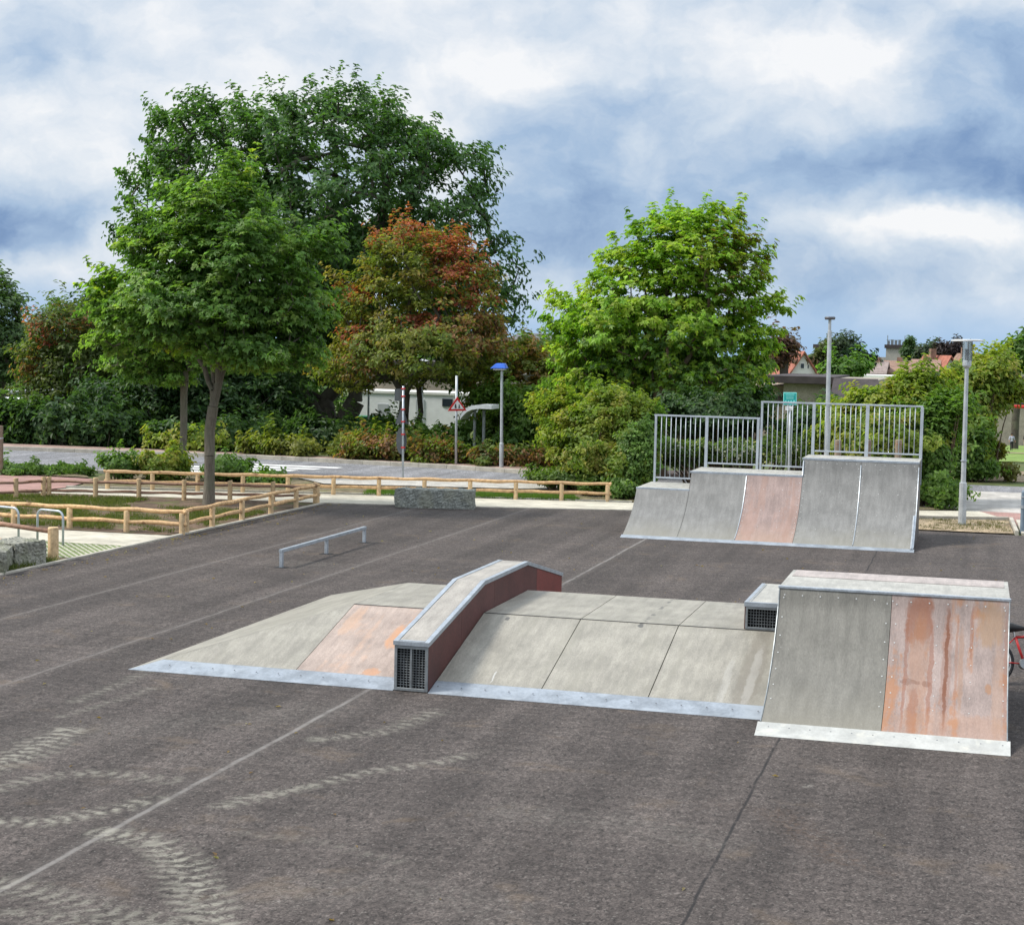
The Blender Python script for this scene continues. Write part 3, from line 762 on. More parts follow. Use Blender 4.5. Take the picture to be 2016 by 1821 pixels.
# maple inside the wooden rails
b0 = np.array([-18.86, 39.19, 0.02]); Y = 39.19
bl = [blob(440, 440, 120, 110, Y), blob(345, 500, 105, 105, Y), blob(500, 530, 135, 100, Y), blob(275, 600, 95, 78, Y), blob(400, 610, 185, 95, Y), blob(580, 605, 90, 85, Y), blob(630, 470, 55, 52, Y), blob(465, 345, 55, 42, Y), blob(212, 550, 48, 40, Y), blob(330, 395, 45, 48, Y), blob(520, 690, 130, 45, Y), blob(235, 665, 60, 40, Y)]
tree('maple_tree', 'broad green maple with grey trunk standing inside the wooden rail enclosure', b0, atY(417, 800, Y), bl, 720, 38, .35, .145, MAPLE, BARK, .14, blades=3, mind=.30, shell=.4, flat=.38, up=1.0, out=.45, hang=.35, top=[atY(440, 420, Y), atY(380, 560, Y), atY(490, 600, Y), atY(465, 500, Y), atY(340, 640, Y)], aspect=.5, gap=-.95, rim=34,
     spots=[(atY(500, 350, Y), (.4, 2, .3), YG, .6), (atY(230, 560, Y), (.5, 2, .4), YG, .5), (atY(350, 690, Y), (.5, 2, .3), YG, .5)])
# slimmer maple behind it
b0 = G(356, 935); b0[2] = .02; Y = b0[1]
bl = [blob(300, 665, 105, 75, Y), blob(230, 620, 60, 60, Y), blob(360, 610, 100, 90, Y), blob(420, 690, 90, 50, Y), blob(320, 735, 75, 38, Y), blob(250, 710, 60, 35, Y)]
tree('maple_tree', 'slimmer maple with thin trunk rising from the shrub bed behind the rail enclosure', b0, atY(362, 775, Y), bl, 330, 36, .36, .155, MAPLE, BARK, .115, blades=3, mind=.36, shell=.4, flat=.38, up=1.0, out=.45, hang=.3, aspect=.5, top=[atY(300, 640, Y), atY(400, 640, Y)], gap=-1.4)
# bright maple behind the wide ramp
Y = 55
b0 = atY(1300, 860, Y); b0[2] = 0
bl = [blob(1370, 500, 110, 90, Y), blob(1250, 560, 100, 80, Y), blob(1430, 570, 95, 95, Y), blob(1180, 640, 100, 75, Y), blob(1300, 650, 160, 95, Y), blob(1450, 680, 90, 75, Y), blob(1280, 470, 55, 52, Y), blob(1420, 425, 48, 34, Y), blob(1105, 620, 48, 58, Y), blob(1520, 600, 42, 30, Y), blob(1200, 735, 110, 45, Y), blob(1380, 735, 130, 40, Y), blob(1225, 520, 62, 50, Y), blob(1480, 520, 48, 58, Y), blob(1340, 440, 80, 45, Y), blob(1130, 690, 60, 50, Y), blob(1510, 660, 50, 40, Y)]
tree('maple_tree', 'bright yellow-green maple rising behind the left end of the guarded wide ramp', b0, atY(1298, 770, Y), bl, 700, 38, .40, .17, YG, BARKB, .24, blades=3, mind=.36, shell=.45, flat=.42, up=.9, out=.5, hang=.25, top=[atY(1370, 480, Y), atY(1230, 600, Y), atY(1430, 560, Y), atY(1310, 560, Y)], stems=1, gap=-.7, rim=40, aspect=.5,
     spots=[(atY(1330, 720, Y), (3.5, 4, 1.2), MAPLE, .6), (atY(1450, 500, Y), (1.0, 3, 1.2), [(.16, .16, .03), (.2, .14, .04)], .3)])

# trees at the left rim
Y = 78
b0 = atY(0, 850, Y); b0[2] = 0
tree('broadleaf_tree', 'grey-green tree cut by the left edge of the photo, left of the rowan', b0, (b0[0], b0[1], 3), [blob(-10, 620, 70, 80, Y), blob(20, 690, 60, 70, Y), blob(-40, 700, 80, 80, Y)], 230, 45, .6, .28, [(.07, .12, .05), (.09, .155, .06), (.12, .19, .075)], BARKD, .3, mind=.55, group='trees behind the road hedge')
Y = 66
b0 = atY(150, 850, Y); b0[2] = 0
tree('rowan_tree', 'slender-stemmed tree with orange-red leaf patches behind the far left hedge', b0, (b0[0], b0[1], 2.8), [blob(130, 650, 80, 60, Y), blob(80, 710, 60, 60, Y), blob(170, 700, 80, 70, Y), blob(110, 770, 80, 40, Y)], 330, 40, .5, .2, [(.08, .12, .04), (.11, .155, .045), (.15, .17, .05)], BARK, .15, stems=3, spread=.7, mind=.42,
     spots=[(atY(100, 640, Y), (.8, 3, .35), REDP, .5), (atY(118, 665, Y), (.7, 3, .45), REDP, .4), (atY(75, 720, Y), (.6, 3, .7), RUST, .6), (atY(180, 640, Y), (.6, 3, .4), RUST, .5)], group='trees behind the road hedge')
Y = 70
b0 = atY(205, 850, Y); b0[2] = 0
tree('broadleaf_tree', 'dark green tree between the rowan and the maple, behind the road hedge', b0, (b0[0], b0[1], 2.4), [blob(190, 630, 70, 50, Y), blob(240, 680, 80, 90, Y), blob(300, 740, 120, 60, Y)], 360, 45, .55, .24, DARKG, BARKD, .25, mind=.5, group='trees behind the road hedge')
Y = 63
b0 = atY(330, 860, Y); b0[2] = 0
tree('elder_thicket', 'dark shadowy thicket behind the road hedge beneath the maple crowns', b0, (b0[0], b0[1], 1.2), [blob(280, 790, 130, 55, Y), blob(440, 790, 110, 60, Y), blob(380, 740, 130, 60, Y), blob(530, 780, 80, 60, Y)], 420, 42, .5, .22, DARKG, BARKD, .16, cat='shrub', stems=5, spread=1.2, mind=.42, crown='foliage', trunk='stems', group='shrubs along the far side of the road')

# hedges along the far side of the road
def hedge(name, label, x0p, x1p, ytop, ybot, Y, pal, n, per, size, crad=.35, cat='hedge', group=None, spots=(), shell=.3, mind=.0, dd=.8, jit=3):
    xs_ = np.linspace(x0p, x1p, max(3, int((x1p-x0p)/30)+1))
    bl = []
    c0 = atY((x0p+x1p)/2, ybot, Y); hm = max(.5, atY((x0p+x1p)/2, ytop, Y)[2]-crad*.5)
    for i, xx in enumerate(xs_):
        c = atY(xx, (ytop+ybot)/2, Y); k_ = depth(c)/FPX
        bl.append((np.array([c[0]+RNG.normal()*.2, Y+RNG.normal()*.15, hm*.45]), np.array([30*k_*RNG.uniform(.7, 1.5), dd*RNG.uniform(.8, 1.2), hm*(.53+RNG.uniform(-.12, .08))])))
    b_ = np.array([c0[0], Y, 0.0])
    t = thing(name, label, cat, tuple(b_), group, world_coords=True)
    bl = lobed(bl, int(len(bl)*2.5), (.2, .4))
    cl = sample_clusters(bl, n, shell, mind); cl[:, 2] = np.maximum(cl[:, 2], .12)
    foliage('foliage', cl, per, crad, size, pal, t, sprigs=int(len(cl)*.12), spots=spots, up=.6, out=.5, flat=.7)
    mb = MB()
    for c in cl[RNG.choice(len(cl), min(len(cl), 90), replace=False)]:
        gx_ = c[0]+RNG.normal()*.15
        mb.tube([(gx_, c[1]+RNG.normal()*.1, 0), ((gx_+c[0])/2+.05, c[1], c[2]*.5), tuple(c)], (.022, .016, .008), 4, cap=False)
    mb.tube([(b_[0]-.2, b_[1], -.05), (b_[0]+.2, b_[1], .05)], .05, 5)
    mb.build('stems', BARKD, t)
    return t
HG = 'shrubs along the far side of the road'
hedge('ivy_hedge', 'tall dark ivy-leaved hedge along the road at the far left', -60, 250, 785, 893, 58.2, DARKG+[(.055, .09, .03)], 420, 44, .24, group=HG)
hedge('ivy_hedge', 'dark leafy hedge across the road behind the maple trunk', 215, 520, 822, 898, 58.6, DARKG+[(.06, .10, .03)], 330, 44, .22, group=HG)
hedge('laurel_hedge', 'yellow-green bush behind the slimmer maple trunk, across the road', 325, 420, 838, 905, 57.9, SHRUBY, 90, 38, .20, group=HG)
hedge('beech_hedge', 'low olive hedge across the road between the maple and the traffic signs', 500, 690, 850, 912, 57.4, OLIVE[:3]+[(.05, .08, .02)], 210, 40, .17, group=HG, dd=.6)
hedge('beech_hedge', 'low rust-brown hedge behind the back-facing traffic signs', 680, 860, 850, 922, 57.0, RUST+OLIVE, 210, 36, .16, group=HG, dd=.6)
hedge('beech_hedge', 'low rust-brown hedge at the foot of the blue-capped lamp', 850, 1075, 868, 934, 56.6, RUST+OLIVE[:2]+SHRUB[:1], 230, 36, .16, group=HG, dd=.6)
hedge('leafy_shrub', 'mid-green shrub behind the back-facing signs, in front of the white container', 725, 810, 822, 880, 60.5, SHRUB, 90, 40, .2, group=HG)
hedge('leafy_shrub', 'mid-green shrub between the triangle sign and the blue-capped lamp', 830, 975, 832, 890, 60.2, SHRUB, 150, 40, .2, group=HG)
hedge('leafy_shrub', 'dense tall shrub right of the blue-capped lamp, beneath olive branches', 975, 1110, 745, 915, 61, SHRUB+SHRUBY[:2], 420, 40, .2, group=HG, dd=1.2)
hedge('leafy_shrub', 'olive brown tree-like shrub behind the blue-capped lamp head', 960, 1110, 655, 800, 65, OLIVE+RUST[:1], 380, 36, .2, group=HG, dd=1.4)
hedge('leafy_shrub', 'dark shrub at the foot of the big oak trunks', 560, 720, 815, 880, 61.5, DARKG, 200, 42, .2, group=HG)

# big bushes at the plaza's rear edge
def bush(name, label, blobs, n, per, size, pal, crad=.34, group='bushes round the plaza edge', spots=(), mind=.0, shell=.35, blades=1, cat='bush', stems=60, aspect=.6):
    c = np.mean([b[0] for b in blobs], 0); base = (float(c[0]), float(c[1]), 0.)
    t = thing(name, label, cat, base, group, world_coords=True)
    blobs = lobed(blobs, 14 if n > 250 else 5, (.16, .32), .95)
    cl = sample_clusters(blobs, n, shell, mind, None, crad*.75); cl[:, 2] = np.maximum(cl[:, 2], .1)
    foliage('foliage', cl, per, crad, size, pal, t, sprigs=int(len(cl)*.12), spots=spots, up=.6, out=.55, flat=.65, blades=blades, aspect=aspect)
    mb = MB()
    for q in cl[RNG.choice(len(cl), min(len(cl), stems), replace=False)]:
        a = np.array([q[0]*.6+c[0]*.4, q[1]*.7+c[1]*.3, 0])
        mb.tube([a, (a+q)/2+[0, 0, q[2]*.12], q], (.03, .02, .008), 4, cap=False)
    mb.build('stems', BARKB, t)
    return t
bush('broom_bush', 'large yellow-green bush at the right end of the back wooden rail', [blob(1150, 860, 95, 85, 48.5), blob(1110, 820, 70, 60, 49), blob(1215, 830, 80, 80, 48), blob(1180, 905, 90, 60, 47.6), blob(1240, 920, 62, 62, 46.8)], 900, 46, .115, SHRUBY, .26)
bush('privet_bush', 'deep green bush between the yellow-green bush and the ramp', [blob(1255, 905, 45, 75, 46.6), blob(1265, 850, 50, 70, 48.5), blob(1230, 960, 40, 32, 46.3)], 420, 46, .11, SHRUB+DARKG[:1], .25)
bush('low_grassy_bush', 'low bright green bush just behind the right end of the back rail', [blob(1110, 940, 68, 24, 47.6), blob(1170, 955, 45, 22, 46.9)], 260, 46, .12, [(.075, .14, .03), (.11, .18, .035), (.13, .19, .045)], .2)
bush('tall_shrub', 'mid-green tall shrub filling the gap under the bright maple, left of the ramp railing', [blob(1180, 780, 80, 60, 56), blob(1250, 800, 60, 60, 56), blob(1120, 775, 50, 50, 57)], 420, 42, .15, SHRUB+SHRUBY[:1], .34)
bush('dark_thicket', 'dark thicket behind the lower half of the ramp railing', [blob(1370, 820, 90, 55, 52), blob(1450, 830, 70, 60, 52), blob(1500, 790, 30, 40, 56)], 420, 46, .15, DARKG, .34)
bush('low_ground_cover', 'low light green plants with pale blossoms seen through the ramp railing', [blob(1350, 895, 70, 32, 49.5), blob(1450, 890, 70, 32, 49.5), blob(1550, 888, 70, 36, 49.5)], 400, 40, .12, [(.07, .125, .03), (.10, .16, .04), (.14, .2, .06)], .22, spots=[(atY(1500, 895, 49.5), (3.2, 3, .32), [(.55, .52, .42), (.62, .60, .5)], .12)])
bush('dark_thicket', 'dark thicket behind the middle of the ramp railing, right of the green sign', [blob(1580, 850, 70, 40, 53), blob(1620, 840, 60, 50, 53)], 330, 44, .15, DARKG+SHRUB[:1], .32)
bush('hazel_bush', 'large olive-yellow bush behind the upper part of the ramp railing', [blob(1720, 815, 95, 65, 50), blob(1655, 825, 45, 55, 51), blob(1800, 795, 75, 78, 50), blob(1740, 870, 120, 60, 49), blob(1850, 790, 40, 60, 51)], 1000, 48, .15, SHRUBY, .32)
bush('hazel_bush', 'leafy mid-green bush directly right of the ramp railing', [blob(1850, 830, 60, 70, 49.2), blob(1835, 910, 45, 75, 48.6), blob(1850, 965, 42, 36, 48.0), blob(1800, 850, 50, 60, 49)], 760, 48, .13, SHRUB+SHRUBY[:1], .28)
bush('hornbeam_bush', 'tall yellow-green bush behind the glass lantern lamp', [blob(1925, 765, 75, 70, 61), blob(1870, 785, 60, 50, 62), blob(1950, 735, 52, 50, 62), blob(1900, 840, 65, 60, 60)], 800, 48, .18, SHRUBY, .42)
bush('hornbeam_bush', 'dark green bush at the foot of the lantern lamp across the road', [blob(1900, 880, 48, 50, 59.5), blob(1930, 920, 38, 26, 59.5), blob(1900, 910, 40, 45, 59.5)], 480, 46, .16, SHRUB+DARKG[:1], .36)
bush('golden_shrub', 'small golden weedy shrub beside the playground lawn', [blob(1962, 888, 16, 18, 62), blob(1985, 928, 12, 10, 60)], 90, 36, .14, [(.16, .16, .04), (.2, .19, .05)], .25, stems=10)

# bed in front of the road on the left
bush('ground_ivy_bed', 'low dark green ground-cover bed on the left beside the red path', [blob(40, 926, 60, 13, 45.6), blob(110, 929, 55, 12, 45.9), blob(-40, 924, 60, 13, 45.4), blob(160, 936, 20, 7, 46.0)], 420, 40, .13, SHRUB+DARKG[:1], .2, stems=20)
bed = [('rose_shrub', 'loose leafy shrub at the left end of the rear rail', [blob(240, 918, 36, 30, 45.0)], 110), ('rose_shrub', 'yellow-tinged shrub around the slimmer maple trunk', [blob(325, 920, 56, 32, 45.6)], 200), ('rose_shrub', 'mid-green shrub just right of the big maple trunk behind the rear rail', [blob(445, 925, 50, 28, 45.9)], 150), ('rose_shrub', 'low shrub tapering out along the rear rail', [blob(530, 945, 45, 16, 45.6)], 90)]
for i, (nm, lb, bb, n_) in enumerate(bed):
    bush(nm, lb, bb, n_, 40, .13, [SHRUB, SHRUBY, SHRUB, SHRUB][i], .24, group='shrubs behind the rear wooden rail', stems=30, cat='shrub')

# grass and weeds nobody could count
def grass(name, label, poly, n, h, pal, z=.02, clump=None):
    x0_, x1_ = min(p[0] for p in poly), max(p[0] for p in poly); y0_, y1_ = min(p[1] for p in poly), max(p[1] for p in poly)
    out = []
    from mathutils.geometry import intersect_point_tri_2d
    P2 = [Vector(p) for p in poly]
    def inside(x, y):
        c_ = False; j = len(poly)-1
        for i in range(len(poly)):
            xi, yi = poly[i]; xj, yj = poly[j]
            if (yi > y) != (yj > y) and x < (xj-xi)*(y-yi)/(yj-yi)+xi: c_ = not c_
            j = i
        return c_
    t_ = 0
    while len(out) < n and t_ < n*20:
        t_ += 1
        x = random.uniform(x0_, x1_); y = random.uniform(y0_, y1_)
        if not inside(x, y): continue
        if clump and math.sin(x*1.3+2)*math.cos(y*1.1)+.6*math.sin(x*3.7+y*2.9)+random.gauss(0, .35) < clump: continue
        out.append((x, y))
    pos = np.array([(x, y, z) for x, y in out]); N = len(pos)
    pos = np.repeat(pos, 4, 0)+RNG.normal(size=(N*4, 3))*[.04, .04, 0]
    tdir = RNG.normal(size=(N*4, 3))*.45; tdir[:, 2] = 1
    # blades: nearly vertical slivers
    sz = h*RNG.uniform(.5, 1.3, N*4); tdir /= np.linalg.norm(tdir, axis=1, keepdims=True)
    side = np.cross(tdir, RNG.normal(size=(N*4, 3))); side /= np.linalg.norm(side, axis=1, keepdims=True)
    V = np.stack([pos-side*h*.09, pos+side*h*.09, pos+tdir*sz[:, None]], 1).reshape(-1, 3).astype(np.float32)
    col = np.repeat(mixcol(pal, RNG.random(N*4)), 3, 0)
    me = bpy.data.meshes.new(name); me.vertices.add(len(V)); me.vertices.foreach_set('co', V.ravel())
    me.loops.add(len(V)); me.loops.foreach_set('vertex_index', np.arange(len(V), dtype=np.int32))
    nf = len(V)//3; me.polygons.add(nf); me.polygons.foreach_set('loop_start', np.arange(0, nf*3, 3, dtype=np.int32)); me.polygons.foreach_set('loop_total', np.full(nf, 3, np.int32)); me.update(calc_edges=True)
    a = me.color_attributes.new('Col', 'FLOAT_COLOR', 'POINT'); a.data.foreach_set('color', np.concatenate([col, np.ones((len(V), 1))], 1).astype(np.float32).ravel())
    me.materials.append(LEAF); ob = bpy.data.objects.new(name, me); C.objects.link(ob)
    tag(ob, label, 'grass', kind='stuff'); return ob
GP = [(.07, .10, .02), (.10, .13, .03), (.15, .15, .05)]
grass('grass', 'thin grass and weeds on the bare soil inside the wooden rails', [(-16.7, 33.1), (-16.7, 38.2), (-24, 38.0), (-25, 36.5), (-25, 32.9)], 6500, .09, GP, clump=-.2)
grass('grass', 'grass strip along the far end of the enclosure under the mid rail', [(-20.8, 38.2), (-20.8, 39.8), (-25, 39.0), (-25, 37.5)], 1500, .10, GP)
grass('grass', 'bright grass under the rear wooden rail behind the granite block', [(-16.4, 43.95), (-10.5, 45.1), (-11.0, 46.3), (-16.6, 45.0)], 3600, .11, [(.09, .17, .03), (.13, .22, .04)])
grass('grass', 'grass tufts growing in the lattice paving', [(-24, 28.6), (-16.6, 28.5), (-16.6, 30.45), (-24, 30.5)], 700, .03, GP)
grass('grass', 'weeds at the foot of the boulders', [(-17.9, 25.2), (-16.55, 25.2), (-16.55, 28.0), (-17.0, 28.0)], 700, .10, GP)
grass('grass', 'dry sparse weeds on the sandy strip right of the wide ramp', [(-1.3, 41.8), (.9, 41.9), (.85, 45.0), (-1.3, 44.4)], 420, .07, [(.16, .13, .06), (.1, .12, .04)])
lp = np.stack([RNG.uniform(-16, 3, 260), RNG.uniform(11, 41, 260), np.full(260, .012)], 1)
lp = lp[~((lp[:, 0] > -10.6) & (lp[:, 0] < 1) & (lp[:, 1] > 18) & (lp[:, 1] < 26.5)) & ~((lp[:, 0] > -8) & (lp[:, 0] < -1) & (lp[:, 1] > 36.5))]
edge = np.stack([-16.25+np.abs(RNG.normal(size=160))*.25, RNG.uniform(25, 41, 160), np.full(160, .012)], 1)
lp = np.concatenate([lp, edge])
lo = leaf_object('leaf_litter', lp, RNG.normal(size=(len(lp), 3))*.15+[0, 0, 1], RNG.uniform(.03, .075, len(lp)), mixcol([(.28, .20, .09), (.20, .12, .05), (.30, .27, .14)], RNG.random(len(lp))), None, 1)
tag(lo, 'scattered dry fallen leaves on the asphalt', 'fallen leaves', kind='stuff')
LAWN = surf('lawn', (.15, .24, .05), .95, .3, 1.5, .4, 30, fine=.25, tint=(.22, .22, .08))
lw = MB(); lw.add([(-8, 72, -.03), (30, 72, -.03), (30, 128, -2.12), (-8, 128, -2.12)], [(0, 1, 2, 3)]); structure(lw.build('lawn', LAWN))
sheet('sand_path', [(-4, 59.5), (30, 61.5), (30, 68), (-4, 65)], .0, SANDY)
lw = MB(); lw.add([(-8, 92, -.755), (30, 92, -.755), (30, 94.5, -.85), (-8, 94.5, -.85)], [(0, 1, 2, 3)]); structure(lw.build('sand_path', SANDY))

# ------------------------------------------------------------------ ramps
def smooth_curve(pts, n=14):
    """Catmull-Rom through (y, z) points"""
    P_ = [np.array(p, float) for p in pts]; P_ = [2*P_[0]-P_[1]]+P_+[2*P_[-1]-P_[-2]]
    out = []
    for i in range(1, len(P_)-2):
        for k_ in range(n):
            t = k_/n
            out.append(.5*((2*P_[i])+(-P_[i-1]+P_[i+1])*t+(2*P_[i-1]-5*P_[i]+4*P_[i+1]-P_[i+2])*t*t+(-P_[i-1]+3*P_[i]-3*P_[i+1]+P_[i+2])*t**3))
    out.append(P_[-2]); return np.array(out)
def arc_sheet(curve, xa, xb, t_, i0=0, i1=None):
    """riding surface: the curve swept along x with thickness t_ below it"""
    c = curve[i0:i1]; n = len(c)
    tg = np.gradient(c, axis=0); nr = np.stack([tg[:, 1], -tg[:, 0]], 1); nr /= np.linalg.norm(nr, axis=1, keepdims=True)
    lo = c+nr*t_
    mb = MB(); poly = [tuple(q) for q in c]+[tuple(q) for q in lo[::-1]]
    for i in range(n-1):
        quad = [c[i], c[i+1], lo[i+1], lo[i]]
        mb.add([(xa, *q) for q in quad]+[(xb, *q) for q in quad], [(0, 1, 5, 4), (2, 3, 7, 6)] + ([(0, 3, 7, 4)][:1] if i == 0 else []) + ([(1, 2, 6, 5)] if i == n-2 else [])+[(0, 1, 2, 3), (4, 5, 6, 7)])
    return mb
def curve_at(curve, s_):
    L = np.r_[0, np.cumsum(np.linalg.norm(np.diff(curve, axis=0), axis=1))]; return np.array([np.interp(s_*L[-1], L, curve[:, 0]), np.interp(s_*L[-1], L, curve[:, 1])])
def bolts(mb, pts, r=.009, nrm=(0, 0, 1)):
    n_ = Vector(nrm).normalized()
    for p in pts:
        p = Vector(p); mb.tube([p-n_*.003, p+n_*.002], r, 6)
    return mb
def curve_normal(curve, s_):
    a = curve_at(curve, max(0, s_-.01)); b = curve_at(curve, min(1, s_+.01)); d_ = (b-a)/np.linalg.norm(b-a)
    return Vector((0, -d_[1], d_[0]))

# --- front quarter pipe
QX0, QX1 = -2.18, .47
qc = smooth_curve([(18.30, .004), (18.58, .10), (19.15, .37), (19.66, .78), (19.95, 1.15), (20.06, 1.41)])
q = thing('quarter_pipe', 'single quarter pipe in the right foreground with one grey and one rust-stained panel', 'skate ramp', (-.85, 20, 0), world_coords=True)
mid = -.862
arc_sheet(qc, QX0, mid-.003, .02, 14).build('riding_panel', GREYP, q)['label'] = 'grey weathered panel'
arc_sheet(qc, mid+.003, QX1, .02, 14).build('riding_panel', PINKP, q)['label'] = 'pinkish panel with orange rust streaks'
arc_sheet(qc, QX0-.03, QX1+.03, .012, 0, 15).build('threshold_plate', PLATEW, q)
mb = MB()
for s_ in np.linspace(.32, .95, 7):
    y_, z_ = curve_at(qc, s_); nn = curve_normal(qc, s_)
    for xx in (QX0+.06, mid-.05, mid+.06, QX1-.05): bolts(mb, [Vector((xx, y_, z_))+nn*.002], .009, nn)
    if s_ < .9:
        for xx in (-.33, .06) if True else (): bolts(mb, [Vector((xx, y_, z_))+nn*.002], .008, nn)
y_, z_ = curve_at(qc, .965); nn = curve_normal(qc, .965)
for xx in np.linspace(QX0+.07, QX1-.06, 13): bolts(mb, [Vector((xx, y_, z_))+nn*.002], .009, nn)
mb.build('bolt_heads', BOLT, q)  # bolt heads of the riding panels, joined in one mesh
mb = MB()
for xx in np.linspace(QX0+.1, QX1-.05, 12): bolts(mb, [(xx, 18.50, .0665)], .009, (0, -.3, 1))
mb.build('bolt_heads', surf('plate_screw', (.15, .16, .17), .5, .1, 5), q)  # bolt heads along the threshold plate
MB().box((QX0, 20.10, 1.40), (QX1, 21.65, 1.43)).build('deck', DECKP, q, bevel=.003)
MB().box((QX0+.05, 21.02, 1.432), (QX1-.05, 21.62, 1.436)).build('deck_panel', PINKDECK, q)
MB().box((QX0-.012, 20.045, 1.405), (QX1+.012, 20.10, 1.436)).build('coping', GALV, q, bevel=.004)
side = [tuple(p) for p in qc[6:]]
side = [(p[0]+.022, p[1]-.012) for p in side]+[(21.64, 1.395), (21.64, .02), (side[0][0]+.05, .02)]
for xa, xb in ((QX0+.004, QX0+.022), (QX1-.022, QX1-.004)):
    MB().prism(side, 0, xa, xb).build('side_panel', surf('side_board', (.10, .09, .085), .5, .25, 3, fine=.1), q)
MB().box((QX0+.03, 21.61, .02), (QX1-.03, 21.635, 1.39)).build('back_panel', MAROON, q)
mb = MB()
for xa in (QX0-.004, QX1-.010):
    pts = [(xa+.007, p[0]-.002, p[1]+.001) for p in qc[14::4]]
    MB().tube(pts, .008, 5).build('edge_trim', STEELDK, q)

# --- funbox with hip
FZ = .64
f = thing('funbox', 'wide low pyramid-shaped grey skate box with hipped left end in the centre', 'skate ramp', (-6, 21.5, 0), world_coords=True)
xL, xl, xR = -10.29, -8.13, -2.24
yF, yp, yd, yb_, yB = 19.10, 19.45, 21.48, 23.75, 26.1
zp = .64*(yp-yF)/(yd-yF)
def slab(name, quad, mt, t_=.02, label=None):
    a, b, c_ = (Vector(quad[0]), Vector(quad[1]), Vector(quad[2])); n_ = (b-a).cross(c_-a).normalized()
    if n_.z < 0: n_ = -n_
    mb = MB(); k_ = len(quad); vs = [Vector(p) for p in quad]+[Vector(p)-n_*t_ for p in quad]
    mb.add(vs, [tuple(range(k_)), tuple(range(2*k_-1, k_-1, -1))]+[(i, (i+1) % k_, k_+(i+1) % k_, k_+i) for i in range(k_)])
    o = mb.build(name, mt, f)
    if label: o['label'] = label
    return o
def bank(xa, xb, y_a, y_b, g_=.006):
    za, zb = [.64*(yy-yF)/(yd-yF) for yy in (y_a, y_b)]
    return [(xa+g_, y_a, za), (xb-g_, y_a, za), (xb-g_, y_b, zb), (xa+g_, y_b, zb)]
seams_x = [-8.13, -6.71, -6.27, -4.93, -3.62, xR]
slab('bank_panel', bank(xl, -6.71, yp, yd), PINKP3, label='pinkish bank panel with orange blotches left of the ledge')
slab('bank_panel', bank(-6.27, -4.93, yp, yd), PALEP)
slab('bank_panel', bank(-4.93, -3.62, yp, yd), PALEP)
slab('bank_panel', bank(-3.62, xR, yp, yd), PALEP)
fxp = xL+(xl-xL)*(yp-yF)/(yd-yF)
# the front-left triangle of the front bank
slab('bank_panel', [(fxp+.002, yp, zp), (xl-.003, yp, zp), (xl-.003, yd, FZ)], PALEP)
slab('threshold_plate', [(xL, yF, .004), (-6.715, yF, .004), (-6.715, yp-.003, zp), (fxp, yp-.003, zp)], PLATE, .008)
slab('threshold_plate', [(-6.265, yF, .004), (xR+.02, yF, .004), (xR+.02, yp-.003, zp), (-6.265, yp-.003, zp)], PLATE, .008)
# hipped left end
slab('hip_panel', [(xL, yF+.004, .002), (xl, yd, FZ), (xl, yb_, FZ), (xL, yB, .002)], PALEP, .015)
slab('back_bank', [(xL, yB, .002), (xl, yb_, FZ), (xR, yb_, FZ), (xR, yB, .002)], PALEP, .015)
for xa, xb in zip([xl, -6.27, -4.93, -3.62], [-6.71, -4.93, -3.62, xR]):
    slab('deck_panel', [(xa+.006, yd+.014, FZ), (xb-.006, yd+.014, FZ), (xb-.006, yb_, FZ), (xa+.006, yb_, FZ)], DECKP if False else PALEP, .02)
slab('side_panel', [(xR-.002, yF, 0), (xR-.002, yd, FZ-.02), (xR-.002, yb_, FZ-.02), (xR-.002, yB, 0)], MAROON, .01)
for xa, xb in ((xl, -6.72), (-6.26, xR)):
    MB().box((xa, yd-.016, FZ-.004), (xb, yd+.016, FZ+.0025)).build('joint_strip', surf('joint_dark', (.05, .05, .048), .8, .1, 5), f)
mb = MB()
for xx in np.arange(xL+.5, xR, .30):
    if -6.8 < xx < -6.2: continue
    bolts(mb, [(xx, yF+.17, .0655)], .010, (0, -.27, 1))
mb.build('bolt_heads', surf('plate_screw', (.15, .16, .17), .5, .1, 5), f)  # bolt heads along the front threshold plates, one mesh
# scrape marks beside the quarter pipe
# --- ledge over the funbox
lx0, lx1 = -6.71, -6.27
g = thing('grind_ledge', 'long raised grind ledge with maroon sides running over the low pyramid box', 'skate ledge', (-6.49, 22.5, 0), world_coords=True)
topL = [(19.12, .62), (21.48, 1.07), (23.72, 1.07), (25.92, .63)]
under = lambda y_: max(0, min(FZ, .64*(y_-yF)/(yd-yF), .64*(yB-y_)/(yB-yb_)))
lowL = [(19.14, .005), (25.9, .005)]
def strip_top(y0_, z0_, y1_, z1_, xa, xb, t_, mt, name, lift=0.):
    mb = MB(); vs = []
    for x_ in (xa, xb):
        vs += [(x_, y0_, z0_+lift), (x_, y1_, z1_+lift), (x_, y1_, z1_+lift-t_), (x_, y0_, z0_+lift-t_)]
    mb.add(vs, [(0, 1, 2, 3), (4, 7, 6, 5), (0, 4, 5, 1), (2, 6, 7, 3), (1, 5, 6, 2), (0, 3, 7, 4)])
    return mb
capm = MB(); inm = MB()
for (a, b) in zip(topL[:-1], topL[1:]):
    for (xa, xb) in ((lx0-.01, lx0+.052), (lx1-.052, lx1+.01)):
        q_ = strip_top(a[0], a[1], b[0], b[1], xa, xb, .055, None, '', 0.0); capm.add(q_.v, q_.f)
    q_ = strip_top(a[0], a[1], b[0], b[1], lx0+.058, lx1-.058, .02, None, '', -.006); inm.add(q_.v, q_.f)
capm.box((lx0-.008, 19.10, .565), (lx1+.008, 19.118, .6205)); capm.box((lx0-.008, 25.922, .575), (lx1+.008, 25.94, .630))
